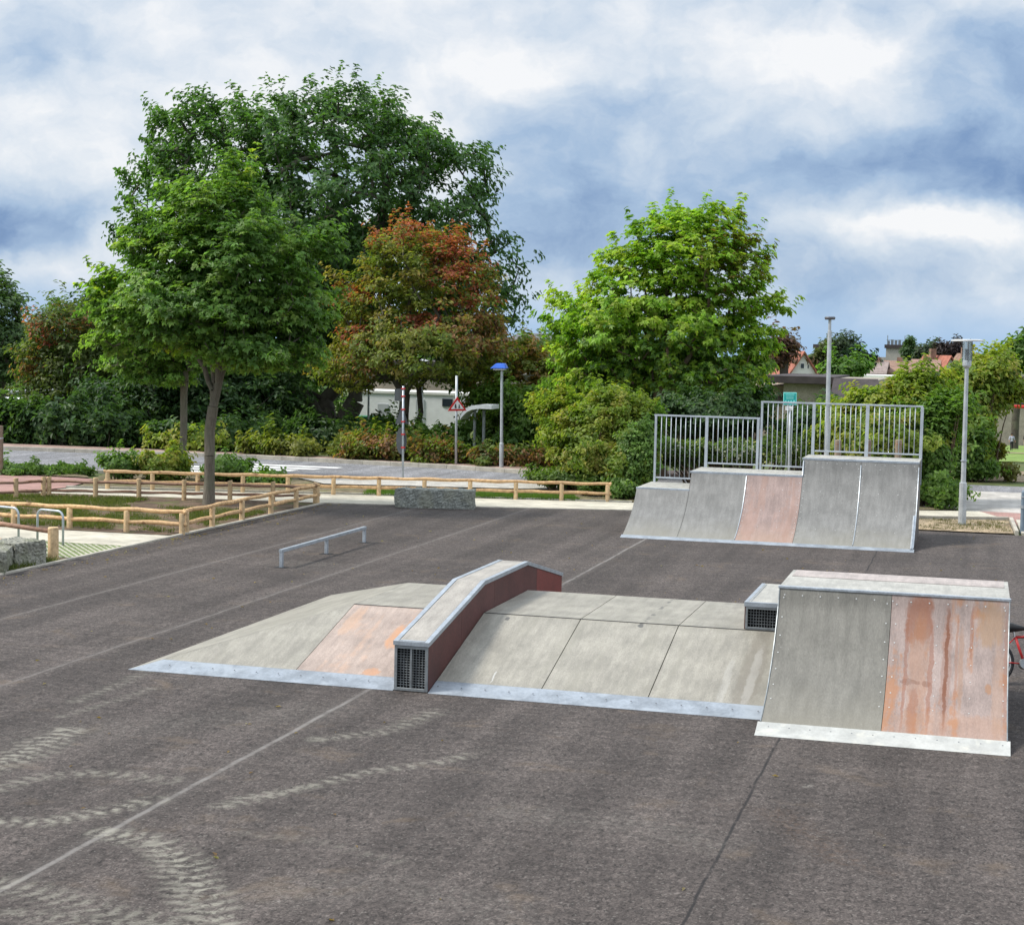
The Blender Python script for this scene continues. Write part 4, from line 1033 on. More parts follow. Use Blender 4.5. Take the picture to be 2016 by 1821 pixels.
capm.box((lx0+.054, 19.12, .6215), (lx1-.054, 19.16, .6275))
capm.build('edge_cap', surf('cap_steel', (.38, .42, .46), .4, .15, 5, .04, 40, metal=.45, fine=.08, spec=.5), g, bevel=.002)
inm.build('top_panel', panel_mat('ledge_top_laminate', (.33, .305, .27), seed=11, scuff=.2), g)
sidep = [(19.14, .005), (19.14, .565), (21.48, 1.013), (23.72, 1.013), (25.9, .575), (25.9, .005)]
def clip_side(y_a, y_b, xa, xb, mt):
    def top_(y_):
        return np.interp(y_, [p[0] for p in sidep[1:5]], [p[1] for p in sidep[1:5]])
    ys = sorted({y_a, y_b, *[p[0] for p in sidep[1:5] if y_a < p[0] < y_b]})
    poly = [(y_, top_(y_)) for y_ in ys]+[(y_b, .005), (y_a, .005)]
    o = MB().prism(poly, 0, xa, xb).build('side_panel', mt, g); return o
for y_a, y_b, mt in ((19.14, 20.48, MAROON), (20.485, 22.0, MAROON), (22.005, 24.3, MAROON), (24.305, 25.9, MAROON2)):
    clip_side(y_a, y_b, lx1-.022, lx1-.004, mt)
    clip_side(y_a, y_b, lx0+.004, lx0+.022, mt)
def grate(parent, xa, xb, y_, za, zb, nx_, nz_, fr=.035, mull=True):
    mb = MB()
    mb.box((xa, y_-.012, za), (xa+fr, y_+.012, zb)); mb.box((xb-fr, y_-.012, za), (xb, y_+.012, zb))
    mb.box((xa+fr, y_-.012, za), (xb-fr, y_+.012, za+fr)); mb.box((xa+fr, y_-.012, zb-fr), (xb-fr, y_+.012, zb))
    if mull: mb.box(((xa+xb)/2-.012, y_-.010, za+fr), ((xa+xb)/2+.012, y_+.010, zb-fr))
    mb.build('end_frame', STEELDK, parent, bevel=.002)
    mb = MB()
    for i in range(1, nx_):
        x_ = xa+fr+(xb-xa-2*fr)*i/nx_; mb.tube([(x_, y_+.016, za+fr*.5), (x_, y_+.016, zb-fr*.5)], .0035, 4)
    for i in range(1, nz_):
        z_ = za+fr+(zb-za-2*fr)*i/nz_; mb.tube([(xa+fr*.5, y_+.022, z_), (xb-fr*.5, y_+.022, z_)], .0035, 4)
    mb.build('end_grate', STEELDK, parent)
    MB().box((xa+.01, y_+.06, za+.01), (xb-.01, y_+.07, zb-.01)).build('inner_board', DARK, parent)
grate(g, lx0+.006, lx1-.006, 19.125, .01, .56, 9, 15)
# --- small ledge box beside the quarter pipe
s2 = thing('ledge_box', 'small low box with mesh end sitting on the pyramid deck beside the quarter pipe', 'skate ledge', (-2.5, 22.4, FZ), world_coords=True)
bx0, bx1, by0, by1, bz = -2.78, -2.20, 21.5, 23.35, 1.0
MB().box((bx0+.055, by0+.05, bz-.025), (bx1, by1, bz-.003)).build('top_panel', DECKP, s2)
mb = MB().box((bx0, by0, bz-.06), (bx1, by0+.048, bz)); mb.box((bx0, by0+.049, bz-.06), (bx0+.052, by1, bz)); mb.build('edge_cap', MATS['cap_steel'], s2, bevel=.002)
mb = MB(); mb.box((bx0+.07, by0+.10, bz-.002), (bx0+.085, by1-.1, bz)); mb.build('seam_strip', STEELDK, s2)
MB().box((bx0+.004, by0+.03, FZ+.004), (bx0+.02, by1, bz-.061)).build('side_panel', MAROON, s2)
MB().box((bx0+.004, by1-.02, FZ+.004), (bx1, by1-.004, bz-.03)).build('back_panel', MAROON, s2)
grate(s2, bx0+.02, bx1-.0, by0+.018, FZ+.006, bz-.062, 14, 6, .03, False)

# --- wide ramp with railing at the back
BX = [-7.58, -6.34, -5.05, -3.77, -2.47, -1.18]
bc = smooth_curve([(36.82, .004), (37.10, .085), (37.62, .30), (38.12, .60), (38.52, 1.00), (38.80, 1.41), (38.96, 1.81)])
br = thing('stepped_quarter_pipe', 'wide three-height quarter pipe with grey railings at the back of the plaza', 'skate ramp', (-4.4, 38.5, 0), world_coords=True)
def idx_for(z_): return int(np.argmin(np.abs(bc[:, 1]-z_)))
hts = [1.0, 1.41, 1.41, 1.81, 1.81]
bcm = [GREYP2, GREYP2, PINKP2, GREYP2, GREYP2]
for i in range(5):
    e = idx_for(hts[i])
    o = arc_sheet(bc, BX[i]+.004, BX[i+1]-.004, .02, 10, e+1).build('riding_panel', bcm[i], br)
    if i == 2: o['label'] = 'faded pink panel'
arc_sheet(bc, BX[0]-.02, BX[-1]+.02, .012, 0, 11).build('threshold_plate', PLATE, br)
for (xa, xb, z_) in ((BX[0], BX[1], 1.0), (BX[1], BX[3], 1.41), (BX[3], BX[5], 1.81)):
    e = idx_for(z_); yy = bc[e][0]
    MB().box((xa-.01 if xa == BX[0] else xa-.03, yy+.05, z_-.02), (xb, 40.40, z_+.008)).build('deck', DECKP, br, bevel=.003)
    MB().box((xa-.012 if xa == BX[0] else xa-.035, yy-.02, z_-.035), (xb+.004, yy+.048, z_+.014)).build('coping', GALV, br, bevel=.004)
# side walls
def bside(xa, xb, z_top, mt, zlow=.02):
    e = idx_for(z_top); s0 = 12
    poly = [(p[0]+.02, p[1]-.012) for p in bc[s0:e+1]]+[(40.39, z_top-.022), (40.39, .02), (bc[s0][0]+.05, .02)]
    MB().prism(poly, 0, xa, xb).build('side_panel', mt, br)
SIDEB = MATS['side_board']
bside(BX[0]+.004, BX[0]+.02, 1.0, SIDEB); bside(BX[1]-.012, BX[1]+.002, 1.40, SIDEB); bside(BX[3]-.012, BX[3]+.002, 1.80, SIDEB); bside(BX[5]-.02, BX[5]-.004, 1.80, SIDEB)
for (xa, xb, z_) in ((BX[0], BX[1], 1.0), (BX[1], BX[3], 1.41), (BX[3], BX[5], 1.81)):
    MB().box((xa+.02, 40.36, .02), (xb-.02, 40.38, z_-.03)).build('back_panel', SIDEB, br)
# white edging strip pieces and seams
for x_, s0, s1 in ((BX[4], 12, idx_for(1.8)), (BX[2], 12, idx_for(1.4))):
    MB().tube([(x_, bc[k_][0]-.004, bc[k_][1]+.004) for k_ in range(s0, s1, 4)], .011, 5).build('edge_trim', GALV, br)
MB().tube([(BX[5]-.006, bc[k_][0]-.004, bc[k_][1]+.004) for k_ in range(12, idx_for(1.8), 4)], .011, 5).build('edge_trim', GALV, br)
MB().tube([(BX[3], bc[k_][0]-.006, bc[k_][1]+.004) for k_ in range(idx_for(1.42), idx_for(1.8), 3)], .018, 5).build('edge_trim', GALV, br)
MB().tube([(BX[5]-.04, bc[k_][0]-.008, bc[k_][1]+.012) for k_ in range(8, idx_for(.72), 4)], .03, 4).build('edge_trim', GALV, br)
mb = MB()
for i in range(2, 5):
    for s_ in np.linspace(.16, .93, 12):
        y_, z_ = curve_at(bc, s_)
        if z_ > hts[i]-.04: continue
        nn = curve_normal(bc, s_)
        for k_, xx in enumerate((BX[i]+.05, (BX[i]*2+BX[i+1])/3, (BX[i]+2*BX[i+1])/3, BX[i+1]-.05)):
            if k_ in (1, 2) and int(s_*13) % 3: continue
            bolts(mb, [Vector((xx, y_, z_))+nn*.003], .009, nn)
for i in (3, 4):
    y_, z_ = curve_at(bc, .965); nn = curve_normal(bc, .965)
    for xx in np.linspace(BX[i]+.1, BX[i+1]-.1, 6): bolts(mb, [Vector((xx, y_, z_))+nn*.003], .010, nn)
mb.build('bolt_heads', BOLT, br)  # bolt heads of the wide ramp's panels, joined in one mesh
# railing: one frame per height, each with its posts and bars
YR = 40.32
def railing(xa, xb, ztop, zbots, posts):
    """zbots: list of (x from, x to, z of bottom rail)"""
    mb = MB(); mb.box((xa-.02, YR-.02, ztop-.04), (xb+.02, YR+.02, ztop))
    for (a, b, zb) in zbots: mb.box((a, YR-.018, zb-.035), (b, YR+.018, zb))
    rail = mb.build('railing', RAILPAINT, br, bevel=.003)
    for (px_, zb, wd) in posts:
        pm = MB().box((px_-wd/2, YR-.026, zb), (px_+wd/2, YR+.026, ztop-.041)); o = pm.build('post', RAILPAINT, rail, origin=br['_o'], bevel=.003); o.location = (0, 0, 0)
    for (a, b, zb) in zbots:
        pm = MB(); n_ = max(2, round((b-a)/.118))
        for i in range(1, n_):
            x_ = a+(b-a)*i/n_; pm.tube([(x_, YR, zb-.001), (x_, YR, ztop-.039)], .011, 6)
        o = pm.build('bars', RAILPAINT, rail, origin=br['_o'], smooth=True); o.location = (0, 0, 0)
railing(-7.52, -4.99, 2.66, [(-7.48, -6.29, 1.14), (-6.21, -5.02, 1.54)], [(-7.50, 1.0, .05), (-6.25, 1.41, .07), (-5.01, 1.41, .06)])
railing(-4.94, -1.2, 3.06, [(-4.90, -3.74, 1.53), (-3.66, -2.49, 1.93), (-2.41, -1.24, 1.93)], [(-4.93, 1.41, .05), (-3.70, 1.41, .07), (-2.45, 1.81, .08), (-1.20, 1.2, .07)])

# --- flat grind rail
gr = thing('grind_rail', 'low galvanised grind rail on three legs standing on the open asphalt', 'grind rail', (-12.42, 31.1, 0), world_coords=True)
MB().box((-12.46, 28.9, .285), (-12.38, 33.4, .345)).build('rail', GALV, gr, bevel=.008, seg=2)
for y_ in (28.94, 31.2, 33.35):
    l_ = MB().box((-12.45, y_-.035, .006), (-12.39, y_+.035, .284)).build('leg', GALV, gr, bevel=.004)
    fp = MB().box((-12.54, y_-.09, .0), (-12.30, y_+.09, .006)).build('foot_plate', surf('black_foot_plate', (.03, .03, .032), .6, .2, 8), l_, origin=gr['_o']); fp.location = (0, 0, 0)

# ------------------------------------------------------------------ granite block, boulders
def stone_mat(name, a, b_, lich):
    def b(t, p, oc):
        v_ = t.new('ShaderNodeTexVoronoi'); v_.inputs['Scale'].default_value = 16; t.put(v_.inputs['Vector'], t.mapping(oc, (1, 1, 1)))
        n = t.noise(oc, 18, 6, .75, .8); n2 = t.noise(oc, 2.6, 4, .6)
        c = t.ramp(n, [(.32, b_), (.5, a), (.68, tuple(q*1.7 for q in a))])
        c = t.mix(t.mapr(n2, .45, .62, 0, .6), c, lich)
        t.put(p.inputs['Base Color'], c); p.inputs['Roughness'].default_value = .85
        bn = t.new('ShaderNodeBump'); bn.inputs['Strength'].default_value = .7; bn.inputs['Distance'].default_value = .03
        t.put(bn.inputs['Height'], n); t.l.new(bn.outputs[0], p.inputs['Normal'])
    return mat(name, b)
GRAN = stone_mat('rough_granite', (.24, .25, .225), (.085, .09, .08), (.27, .27, .21))
def rock(poly_fn, name, label, mt, loc, size, amp, rotz=0, seed=1, cuts=14, cat='boulder', top_flat=True, group=None):
    rs = np.random.default_rng(seed)
    bm = bmesh.new(); bmesh.ops.create_cube(bm, size=1)
    for _ in range(9):
        n_ = Vector(rs.normal(size=3)); n_.z *= .45; n_.normalize()
        sup = max(v_.co.dot(n_) for v_ in bm.verts)
        res = bmesh.ops.bisect_plane(bm, geom=bm.verts[:]+bm.edges[:]+bm.faces[:], plane_co=n_*(sup*(1-amp*rs.uniform(.5, 1.6))), plane_no=n_, clear_outer=True)
        ed = [e for e in res['geom_cut'] if isinstance(e, bmesh.types.BMEdge)]
        if ed: bmesh.ops.edgeloop_fill(bm, edges=ed)
    for v_ in bm.verts: v_.co = Vector((v_.co.x*size[0], v_.co.y*size[1], (v_.co.z+.5)*size[2]-.02))
    bmesh.ops.triangulate(bm, faces=bm.faces)
    for _ in range(5):
        ed = [e for e in bm.edges if e.calc_length() > .06]
        if not ed: break
        bmesh.ops.subdivide_edges(bm, edges=ed, cuts=1); bmesh.ops.triangulate(bm, faces=bm.faces)
    bm.normal_update()
    for v_ in bm.verts: v_.co += v_.normal*(rs.normal()*.008+.012*math.sin(v_.co.x*17+v_.co.z*13+seed))
    me = bpy.data.meshes.new(name); bm.to_mesh(me); bm.free(); me.materials.append(mt)
    o = bpy.data.objects.new(name, me); C.objects.link(o); o.location = loc; o.rotation_euler = (0, 0, rotz)
    return tag(o, label, cat, group)
rock(None, 'granite_block', 'long rough-hewn rectangular granite block at the rear edge of the asphalt', GRAN, (-13.5, 41.5, 0), (2.05, .60, .50), .03, R(12), 3, 18, 'stone block')
BOUL = stone_mat('split_boulder_stone', (.27, .265, .22), (.085, .085, .07), (.17, .18, .11))
rock(None, 'boulder', 'brown-grey split boulder at the left edge, in front of the low brown rail', BOUL, (-16.95, 26.3, 0), (.72, 1.05, .42), .14, R(25), 5, 16, group='boulders beside the lattice paving')
rock(None, 'boulder', 'dark grey boulder with flat pale top beside the stout short post', BOUL, (-17.0, 27.3, 0), (.75, .80, .46), .12, R(-14), 8, 16, group='boulders beside the lattice paving')
rock(None, 'boulder', 'boulder nearest the camera, cut off by the left edge of the photo', BOUL, (-16.95, 25.3, 0), (.72, .85, .42), .14, R(40), 11, 16, group='boulders beside the lattice paving')

# ------------------------------------------------------------------ timber rails
def barrier(label, pts, ztop=.50, zlow=.24, rr=.045, pr=.065, post_h=.50, mt=RAILW, group='low round-timber rails', overhang=True, skip=(), top_over=True, lower=True):
    t = thing('timber_rail', label, 'wooden rail', (*pts[0], 0), group, world_coords=True)
    P_ = [Vector((*p, 0)) for p in pts]
    for i, p in enumerate(P_):
        if i in skip: continue
        hh = post_h if not top_over else ztop-rr*.6
        MB().tube([(p.x, p.y, -.1), (p.x+random.uniform(-.006, .006), p.y, hh-.015), (p.x, p.y, hh)], (pr, pr*.97, pr*.86), 10).build('post', POSTW, t, smooth=False)
    def rail(z_):
        d0 = (P_[1]-P_[0]).normalized(); d1 = (P_[-1]-P_[-2]).normalized()
        q_ = []
        n_ = 0
        ext = [P_[0]-d0*.10]+P_+[P_[-1]+d1*.10]
        for a, b in zip(ext[:-1], ext[1:]):
            for k_ in range(5):
                p = a.lerp(b, k_/5); n_ += 1
                q_.append((p.x, p.y, z_+.010*math.sin(n_*1.3+z_*9)+random.uniform(-.004, .004)))
        q_.append((ext[-1].x, ext[-1].y, z_))
        rad = [rr*(1+.10*math.sin(i*.9+z_*5)+random.uniform(-.06, .06)) for i in range(len(q_))]
        MB().tube(q_, rad, 9).build('rail', mt, t, smooth=True)
    rail(ztop)
    if lower: rail(zlow)
    return t
def lerp_pts(a, b, n): return [(a[0]+(b[0]-a[0])*i/(n-1), a[1]+(b[1]-a[1])*i/(n-1)) for i in range(n)]
barrier('front rail of the tree enclosure, facing the bike stands', [(-23.3, 32.78), (-21.9, 32.8), (-20.52, 32.83), (-19.14, 32.85), (-17.78, 32.9), (-16.47, 32.95)])
barrier('side rail of the tree enclosure running along the asphalt edge', [(-16.50, 33.2), (-16.50, 34.5), (-16.51, 36.1), (-16.52, 37.8), (-16.53, 39.4), (-16.54, 40.85)])
barrier('rear rail of the tree enclosure with posts standing proud', [(-23.4, 39.1), (-22.2, 39.4), (-21.1, 39.7), (-19.95, 40.0), (-18.8, 40.35), (-17.7, 40.62), (-16.62, 40.92)], post_h=.56, ztop=.44, zlow=.2, rr=.038, mt=OLDW, top_over=False)
barrier('left rail of the tree enclosure angling away from the corner post', [(-23.5, 39.0), (-23.85, 38.25), (-25.0, 36.8), (-26.2, 35.3)], post_h=.56, ztop=.44, zlow=.2, rr=.038, mt=OLDW, top_over=False)
barrier('long rear rail beside the road shrubs, from the red path to the yellow-green bush', [(-23.36, 42.12)]+[(-23.36+1.239*i, 42.12+.29*i) for i in range(1, 11)]+[(-9.73, 45.3)])
# low brown rail with stout post near the boulders
t = thing('timber_rail', 'low dark brown rail ending at a stout short post by the boulders', 'wooden rail', (-16.75, 28.15, 0), 'low round-timber rails', world_coords=True)
MB().tube([(-16.75, 28.15, -.1), (-16.75, 28.15, .60), (-16.75, 28.15, .62)], (.10, .10, .09), 12).build('post', POSTW, t)
MB().tube([(-16.84, 28.2, .53), (-18.5, 28.9, .545), (-21, 29.9, .55)], (.045, .05, .05), 9).build('rail', OLDW, t, smooth=True)
MB().tube([(-21, 29.9, -.1), (-21, 29.9, .6)], .09, 12).build('post', POSTW, t)
MB().tube([(-16.84, 27.95, .28), (-18.5, 28.4, .29), (-21, 29.0, .30)], (.05, .055, .055), 9).build('rail', RAILW, t, smooth=True)

# bike hoops
def hoop(loc, label, ang):
    t = thing('bike_stand', label, 'bike stand', loc, 'steel hoops for locking bicycles', rot=(0, 0, ang))
    pts = [(-.36, 0, -.05), (-.36, 0, .50)]
    for k_ in range(1, 7): a = math.pi/2*k_/6; pts.append((-.36+.14*(1-math.cos(a)), 0, .56+.14*math.sin(a)))
    for k_ in range(0, 7): a = math.pi/2*k_/6; pts.append((.22+.14*math.sin(a), 0, .56+.14*math.cos(a)))
    pts += [(.36, 0, -.05)]
    MB().tube(pts, .024, 9).build('hoop', GALV, t, smooth=True)
    return t
hoop((-18.04, 30.2, 0), 'steel bike hoop right beside the stout short post, complete in view', R(-15))
hoop((-19.15, 30.35, 0), 'steel bike hoop partly cut by the left edge of the photo', R(-15))

# ------------------------------------------------------------------ lamps, signs, posts
TILT = R(-.75)
BLUE = surf('blue_lamp_cap', (.03, .13, .60), .4, .1, 5)
WHT = surf('white_enamel', (.75, .76, .76), .45, .05, 5)
b0 = (-15.66, 55.42, .1)
t = thing('street_lamp', 'lamp post with blue sloping cap across the road', 'street lamp', b0, 'street lamps round the plaza', rot=(0, TILT*1.3, 0))
MB().tube([(0, 0, -.1), (0, 0, .8), (0, 0, .84), (0, 0, 3.3)], (.075, .075, .055, .045), 10).build('pole', POLE, t, smooth=False)
cm = MB(); cm.add([(-.38, -.18, 3.38), (.20, -.18, 3.38), (.20, .18, 3.38), (-.38, .18, 3.38), (-.18, -.10, 3.56), (.12, -.10, 3.56), (.12, .10, 3.56), (-.18, .10, 3.56)], [(0, 3, 2, 1), (4, 5, 6, 7), (0, 1, 5, 4), (1, 2, 6, 5), (2, 3, 7, 6), (3, 0, 4, 7)])
cm.build('lamp_cap', BLUE, t, bevel=.02)
MB().box((-.28, -.12, 3.33), (.14, .12, 3.378)).build('lamp_glass', WHT, t, bevel=.01)
# glass lantern lamp at right
t = thing('street_lamp', 'tall lamp with glass cylinder head under a flat disc, right of the wide ramp', 'street lamp', (-.22, 43.65, 0), 'street lamps round the plaza', rot=(0, TILT*.7, 0))
MB().tube([(0, 0, -.1), (0, 0, 1.02), (0, 0, 1.06), (0, 0, 1.07), (0, 0, 3.95)], (.10, .092, .092, .062, .048), 12).build('pole', POLE, t)
MB().tube([(0, 0, 3.95), (0, 0, 4.0), (0, 0, 4.12), (0, 0, 4.13)], (.07, .11, .11, .10), 16).build('lamp_base', POLE, t)
gm_ = mat('lantern_glass', lambda t_, p, oc: (setattr(p.inputs['Transmission Weight'], 'default_value', .85), setattr(p.inputs['Roughness'], 'default_value', .15), t_.put(p.inputs['Base Color'], (.75, .8, .82))))
MB().tube([(0, 0, 4.13), (0, 0, 4.60)], .105, 16).build('lantern_glass', gm_, t, smooth=False)
fr = MB(); [fr.tube([(.12*math.cos(a), .12*math.sin(a), 4.1), (.12*math.cos(a), .12*math.sin(a), 4.62)], .011, 5) for a in (0.3, 1.87, 3.44, 5.01)]
fr.tube([(0, 0, 4.14), (0, 0, 4.42)], .035, 8); fr.build('lantern_frame', STEELDK, t)
MB().tube([(0, 0, 4.61), (0, 0, 4.645), (0, 0, 4.66)], (.40, .40, .30), 28).build('lamp_disc', surf('disc_white', (.62, .63, .62), .5, .05, 5), t)
MB().tube([(0, 0, 1.60), (0, 0, 1.63)], .08, 12).build('strap', GALV, t)
# tall plain pole lamp behind the ramp
bp = atY(1628, 900, 46.5); bp[2] = 0
t = thing('street_lamp', 'tallest lamp, plain grey pole with small flat head behind the stepped ramp', 'street lamp', tuple(bp), 'street lamps round the plaza', rot=(0, TILT*.7, 0))
hz = atY(1632, 626, 46.5)[2]
MB().tube([(0, 0, -.1), (0, 0, 1.1), (0, 0, 1.14), (0, 0, hz-.35), (0, 0, hz-.34), (0, 0, hz-.04)], (.085, .08, .065, .055, .04, .04), 10).build('pole', POLE, t)
MB().tube([(0, 0, hz-.05), (0, 0, hz+.0), (0, 0, hz+.03)], (.13, .15, .13), 14).build('lamp_head', surf('dark_lamp_head', (.10, .10, .11), .5, .1, 5), t)
# distant lantern lamps among the trees
def far_lamp(px_, py_, Y_, label):
    c = atY(px_, py_, Y_); t = thing('street_lamp', label, 'street lamp', (c[0], c[1], 0), 'street lamps round the plaza')
    MB().tube([(0, 0, -.1), (0, 0, c[2]-.1)], .05, 8).build('pole', POLE, t)
    MB().tube([(0, 0, c[2]-.1), (0, 0, c[2]+.12), (0, 0, c[2]+.2)], (.12, .30, .08), 14).build('lamp_head', WHT, t)
far_lamp(727, 710, 70, 'far white-headed lamp showing through the oak branches')
far_lamp(1040, 744, 64.5, 'far white-headed lamp in the shrubs right of the blue-capped lamp')
far_lamp(832, 716, 72, 'far lamp in front of the beige building between the trees')

ALUB = surf('sign_back_aluminium', (.10, .11, .12), .5, .1, 5, metal=.3)
REDS = surf('sign_red', (.55, .03, .03), .45, .05, 5); WHITES = surf('sign_white', (.75, .75, .74), .45, .04, 5); BLACKS = surf('sign_black', (.02, .02, .02), .5, .05, 5)
# two back-facing signs on one post near the rail
p0 = G(793, 948)
t = thing('traffic_sign', 'sign post seen from behind with a triangular and a round plate, beside the rear rail', 'traffic sign', (p0[0], p0[1], 0), rot=(0, TILT, 0))
kz = depth(p0)/FPX
zt = lambda py_: atY(793, py_, p0[1])[2]
MB().tube([(0, 0, -.1), (0, 0, zt(760))], .035, 8).build('post', GALV, t, smooth=True)
c_ = zt(868)
dm = MB().tube([(-.02, .06, c_), (-.01, .09, c_)], .31, 24); dm = MB(); n_ = 24
dm.prism([(.17*math.sin(2*math.pi*k_/n_)-.07, c_+.42*math.cos(2*math.pi*k_/n_)) for k_ in range(n_)], 1, .05, .062); dm.build('round_plate', ALUB, t)
c1, c2 = zt(835), zt(803)
MB().prism([(-.28, c1), (.14, c1), (-.05, c2+.1)], 1, .05, .062).build('triangle_plate', ALUB, t)
MB().box((-.30, .05, zt(790)), (-.02, .062, zt(766))).build('square_plate', ALUB, t)
cl_ = MB()
for zz in (zt(765), zt(780), zt(806), zt(830), zt(855), zt(881)): cl_.box((-.05, -.045, zz-.02), (.05, .05, zz+.02))
cl_.build('clamp', REDS, t)
# children warning sign
p0 = np.array([-17.45, 55.9, .1])
t = thing('traffic_sign', 'red-bordered white triangle warning sign on a grey post across the road', 'traffic sign', tuple(p0), rot=(0, TILT, R(42)))
zt = lambda py_: atY(904, py_, p0[1])[2]-.1
MB().tube([(0, 0, -.1), (0, 0, zt(740))], .045, 8).build('post', POLE, t, smooth=True)
za, zb = zt(809), zt(781); ww = .27*1.0
tri = lambda s_: [(-ww*s_*1.3, za+(1-s_)*.12), (ww*s_*1.3, za+(1-s_)*.12), (0, zb-(1-s_)*.25)]
MB().prism([(-.36, za), (.36, za), (0, zb)], 1, -.075, -.06).build('sign_border', REDS, t)
pl = MB().prism([(-.25, za+.065), (.25, za+.065), (0, zb-.12)], 1, -.082, -.0755).build('sign_plate', WHITES, t)
ic = MB()
for cx_ in (-.07, .07):
    h_ = .19 if cx_ < 0 else .16
    ic.prism([(cx_-.035, za+.085), (cx_-.01, za+.085), (cx_, za+.13), (cx_+.012, za+.085), (cx_+.04, za+.085), (cx_+.02, za+.16), (cx_+.05, za+.13), (cx_+.02, za+h_), (cx_-.02, za+h_), (cx_-.05, za+.14), (cx_-.015, za+.15)], 1, -.088, -.0825)
    ic.tube([(cx_, -.088, za+h_+.03), (cx_, -.0825, za+h_+.03)], .026, 8)
ic.build('pictogram', BLACKS, t)
MB().box((-.06, -.058, za+.1), (.06, .04, za+.14)).build('clamp', REDS, t)
# green notice board
bp = atY(1555, 890, 45.5); bp[2] = 0
t = thing('notice_sign', 'teal green playground rules sign on a post behind the stepped ramp', 'sign', tuple(bp), rot=(0, TILT, 0))
zt = lambda py_: atY(1553, py_, 45.5)[2]; sw = 13*depth(bp)/FPX
TEAL = surf('teal_enamel', (.01, .33, .31), .4, .05, 5); PALET = surf('pale_teal_print', (.22, .66, .62), .45, .05, 5)
MB().tube([(0, 0, -.1), (0, 0, zt(775))], .03, 8).build('post', POLE, t, smooth=True)
MB().box((-sw, -.05, zt(797.5)), (sw, -.035, zt(772.5))).build('sign_border', PALET, t, bevel=.02)
MB().box((-sw*.87, -.054, zt(795.8)), (sw*.87, -.0505, zt(774.2))).build('sign_plate', TEAL, t)
pr_ = MB(); zz0, zz1 = zt(795.8), zt(774.2)
hgt = zz1-zz0
pr_.box((-sw*.68, -.058, zz0+hgt*.84), (sw*.68, -.0545, zz0+hgt*.92))
for i in range(4): pr_.box((-sw*(.62-.02*i), -.058, zz0+hgt*(.70-.085*i)), (sw*(.62-.07*(i % 2)), -.0545, zz0+hgt*(.74-.085*i)))
for i, (xx, rx_) in enumerate(((-.6, .09), (-.2, .08), (.2, .10), (.62, .11))): pr_.prism([(sw*xx+sw*rx_*1.3*math.sin(a), zz0+hgt*.24+hgt*.12*(1.3 if i == 3 else 1)*math.cos(a)) for a in np.linspace(0, 2*math.pi, 10)[:-1]], 1, -.058, -.0545)
pr_.build('lettering', PALET, t)
MB().box((-sw*.66, -.05, zt(807.5)), (sw*.45, -.035, zt(800))).build('small_plate', WHITES, t)
mb = MB(); mb.box((-sw*.5, -.054, zt(803.2)), (-sw*.1, -.0505, zt(802.2))); mb.box((-sw*.25, -.054, zt(806)), (sw*.3, -.0505, zt(805)));  mb.build('small_lettering', STEELDK, t)

# stub posts behind the railing
for i, (px_, lb) in enumerate(((1649, 'short weathered timber stub post behind the railing, nearest the tall lamp pole'), (1708, 'middle one of three short timber stub posts behind the railing'), (1768, 'short timber stub post behind the right end of the railing'))):
    b_ = atY(px_, 900, 44.0); t = thing('timber_post', lb, 'post', (b_[0], 44.0, 0), 'timber stub posts behind the railing')
    zt_ = atY(px_, 866, 44.0)[2]
    MB().tube([(0, 0, -.1), (0, 0, zt_-.02), (0, 0, zt_)], (.09, .085, .075), 10).build('shaft', wood_mat('grey_stub_timber', (.26, .2, .14), (.14, .1, .07)), t)
    MB().tube([(0, 0, zt_-.12), (0, 0, zt_-.09)], .0885, 10).build('band', OLDW, t)
# right-hand barrier post
t = thing('steel_bollard', 'grey steel post with hinge at the right edge of the photo', 'bollard', (1.20, 42.2, 0))
MB().tube([(0, 0, -.1), (0, 0, 1.0), (0, 0, 1.04)], (.055, .055, .03), 12).build('shaft', surf('blue_grey_paint', (.16, .21, .26), .5, .1, 5), t, smooth=False)
MB().tube([(0, 0, .60), (0, 0, .68)], .068, 12).build('collar', GALV, t); MB().tube([(0, 0, .86), (0, 0, .90)], .066, 12).build('collar', GALV, t)
# left-edge pole
b_ = G(2, 935); t = thing('timber_pole', 'weathered upright timber pole at the extreme left edge of the photo', 'post', (b_[0]-.02, b_[1], 0))
MB().tube([(0, 0, -.1), (0, 0, 1.45), (0, 0, 1.5)], (.09, .08, .07), 10).build('shaft', MATS['grey_stub_timber'], t); MB().tube([(0, 0, 1.1), (0, 0, 1.14)], .088, 10).build('band', GALV, t)

# ------------------------------------------------------------------ buildings
def span(x0p, x1p, Y_): return atY(x0p, 750, Y_)[0], atY(x1p, 750, Y_)[0]
def Z(x, y, Y_): return atY(x, y, Y_)[2]
CONC = surf('exposed_aggregate_concrete', (.30, .27, .22), .9, .15, 2, .3, 14, fine=.18)
DARKR = surf('dark_fascia', (.055, .045, .045), .7, .2, 2)
HWHITE = surf('white_render', (.74, .74, .70), .8, .06, 1)
REDT = surf('red_clay_tiles', (.33, .125, .085), .8, .25, 2, .3, 12, fine=.2)
BRNT = surf('brown_roof_tiles', (.24, .15, .11), .8, .25, 2, .3, 12, fine=.2)
GLS = surf('dark_window_glass', (.03, .04, .05), .1, .1, 3, spec=.6)
BEIGE = surf('beige_wall', (.36, .30, .24), .85, .12, 1.5)
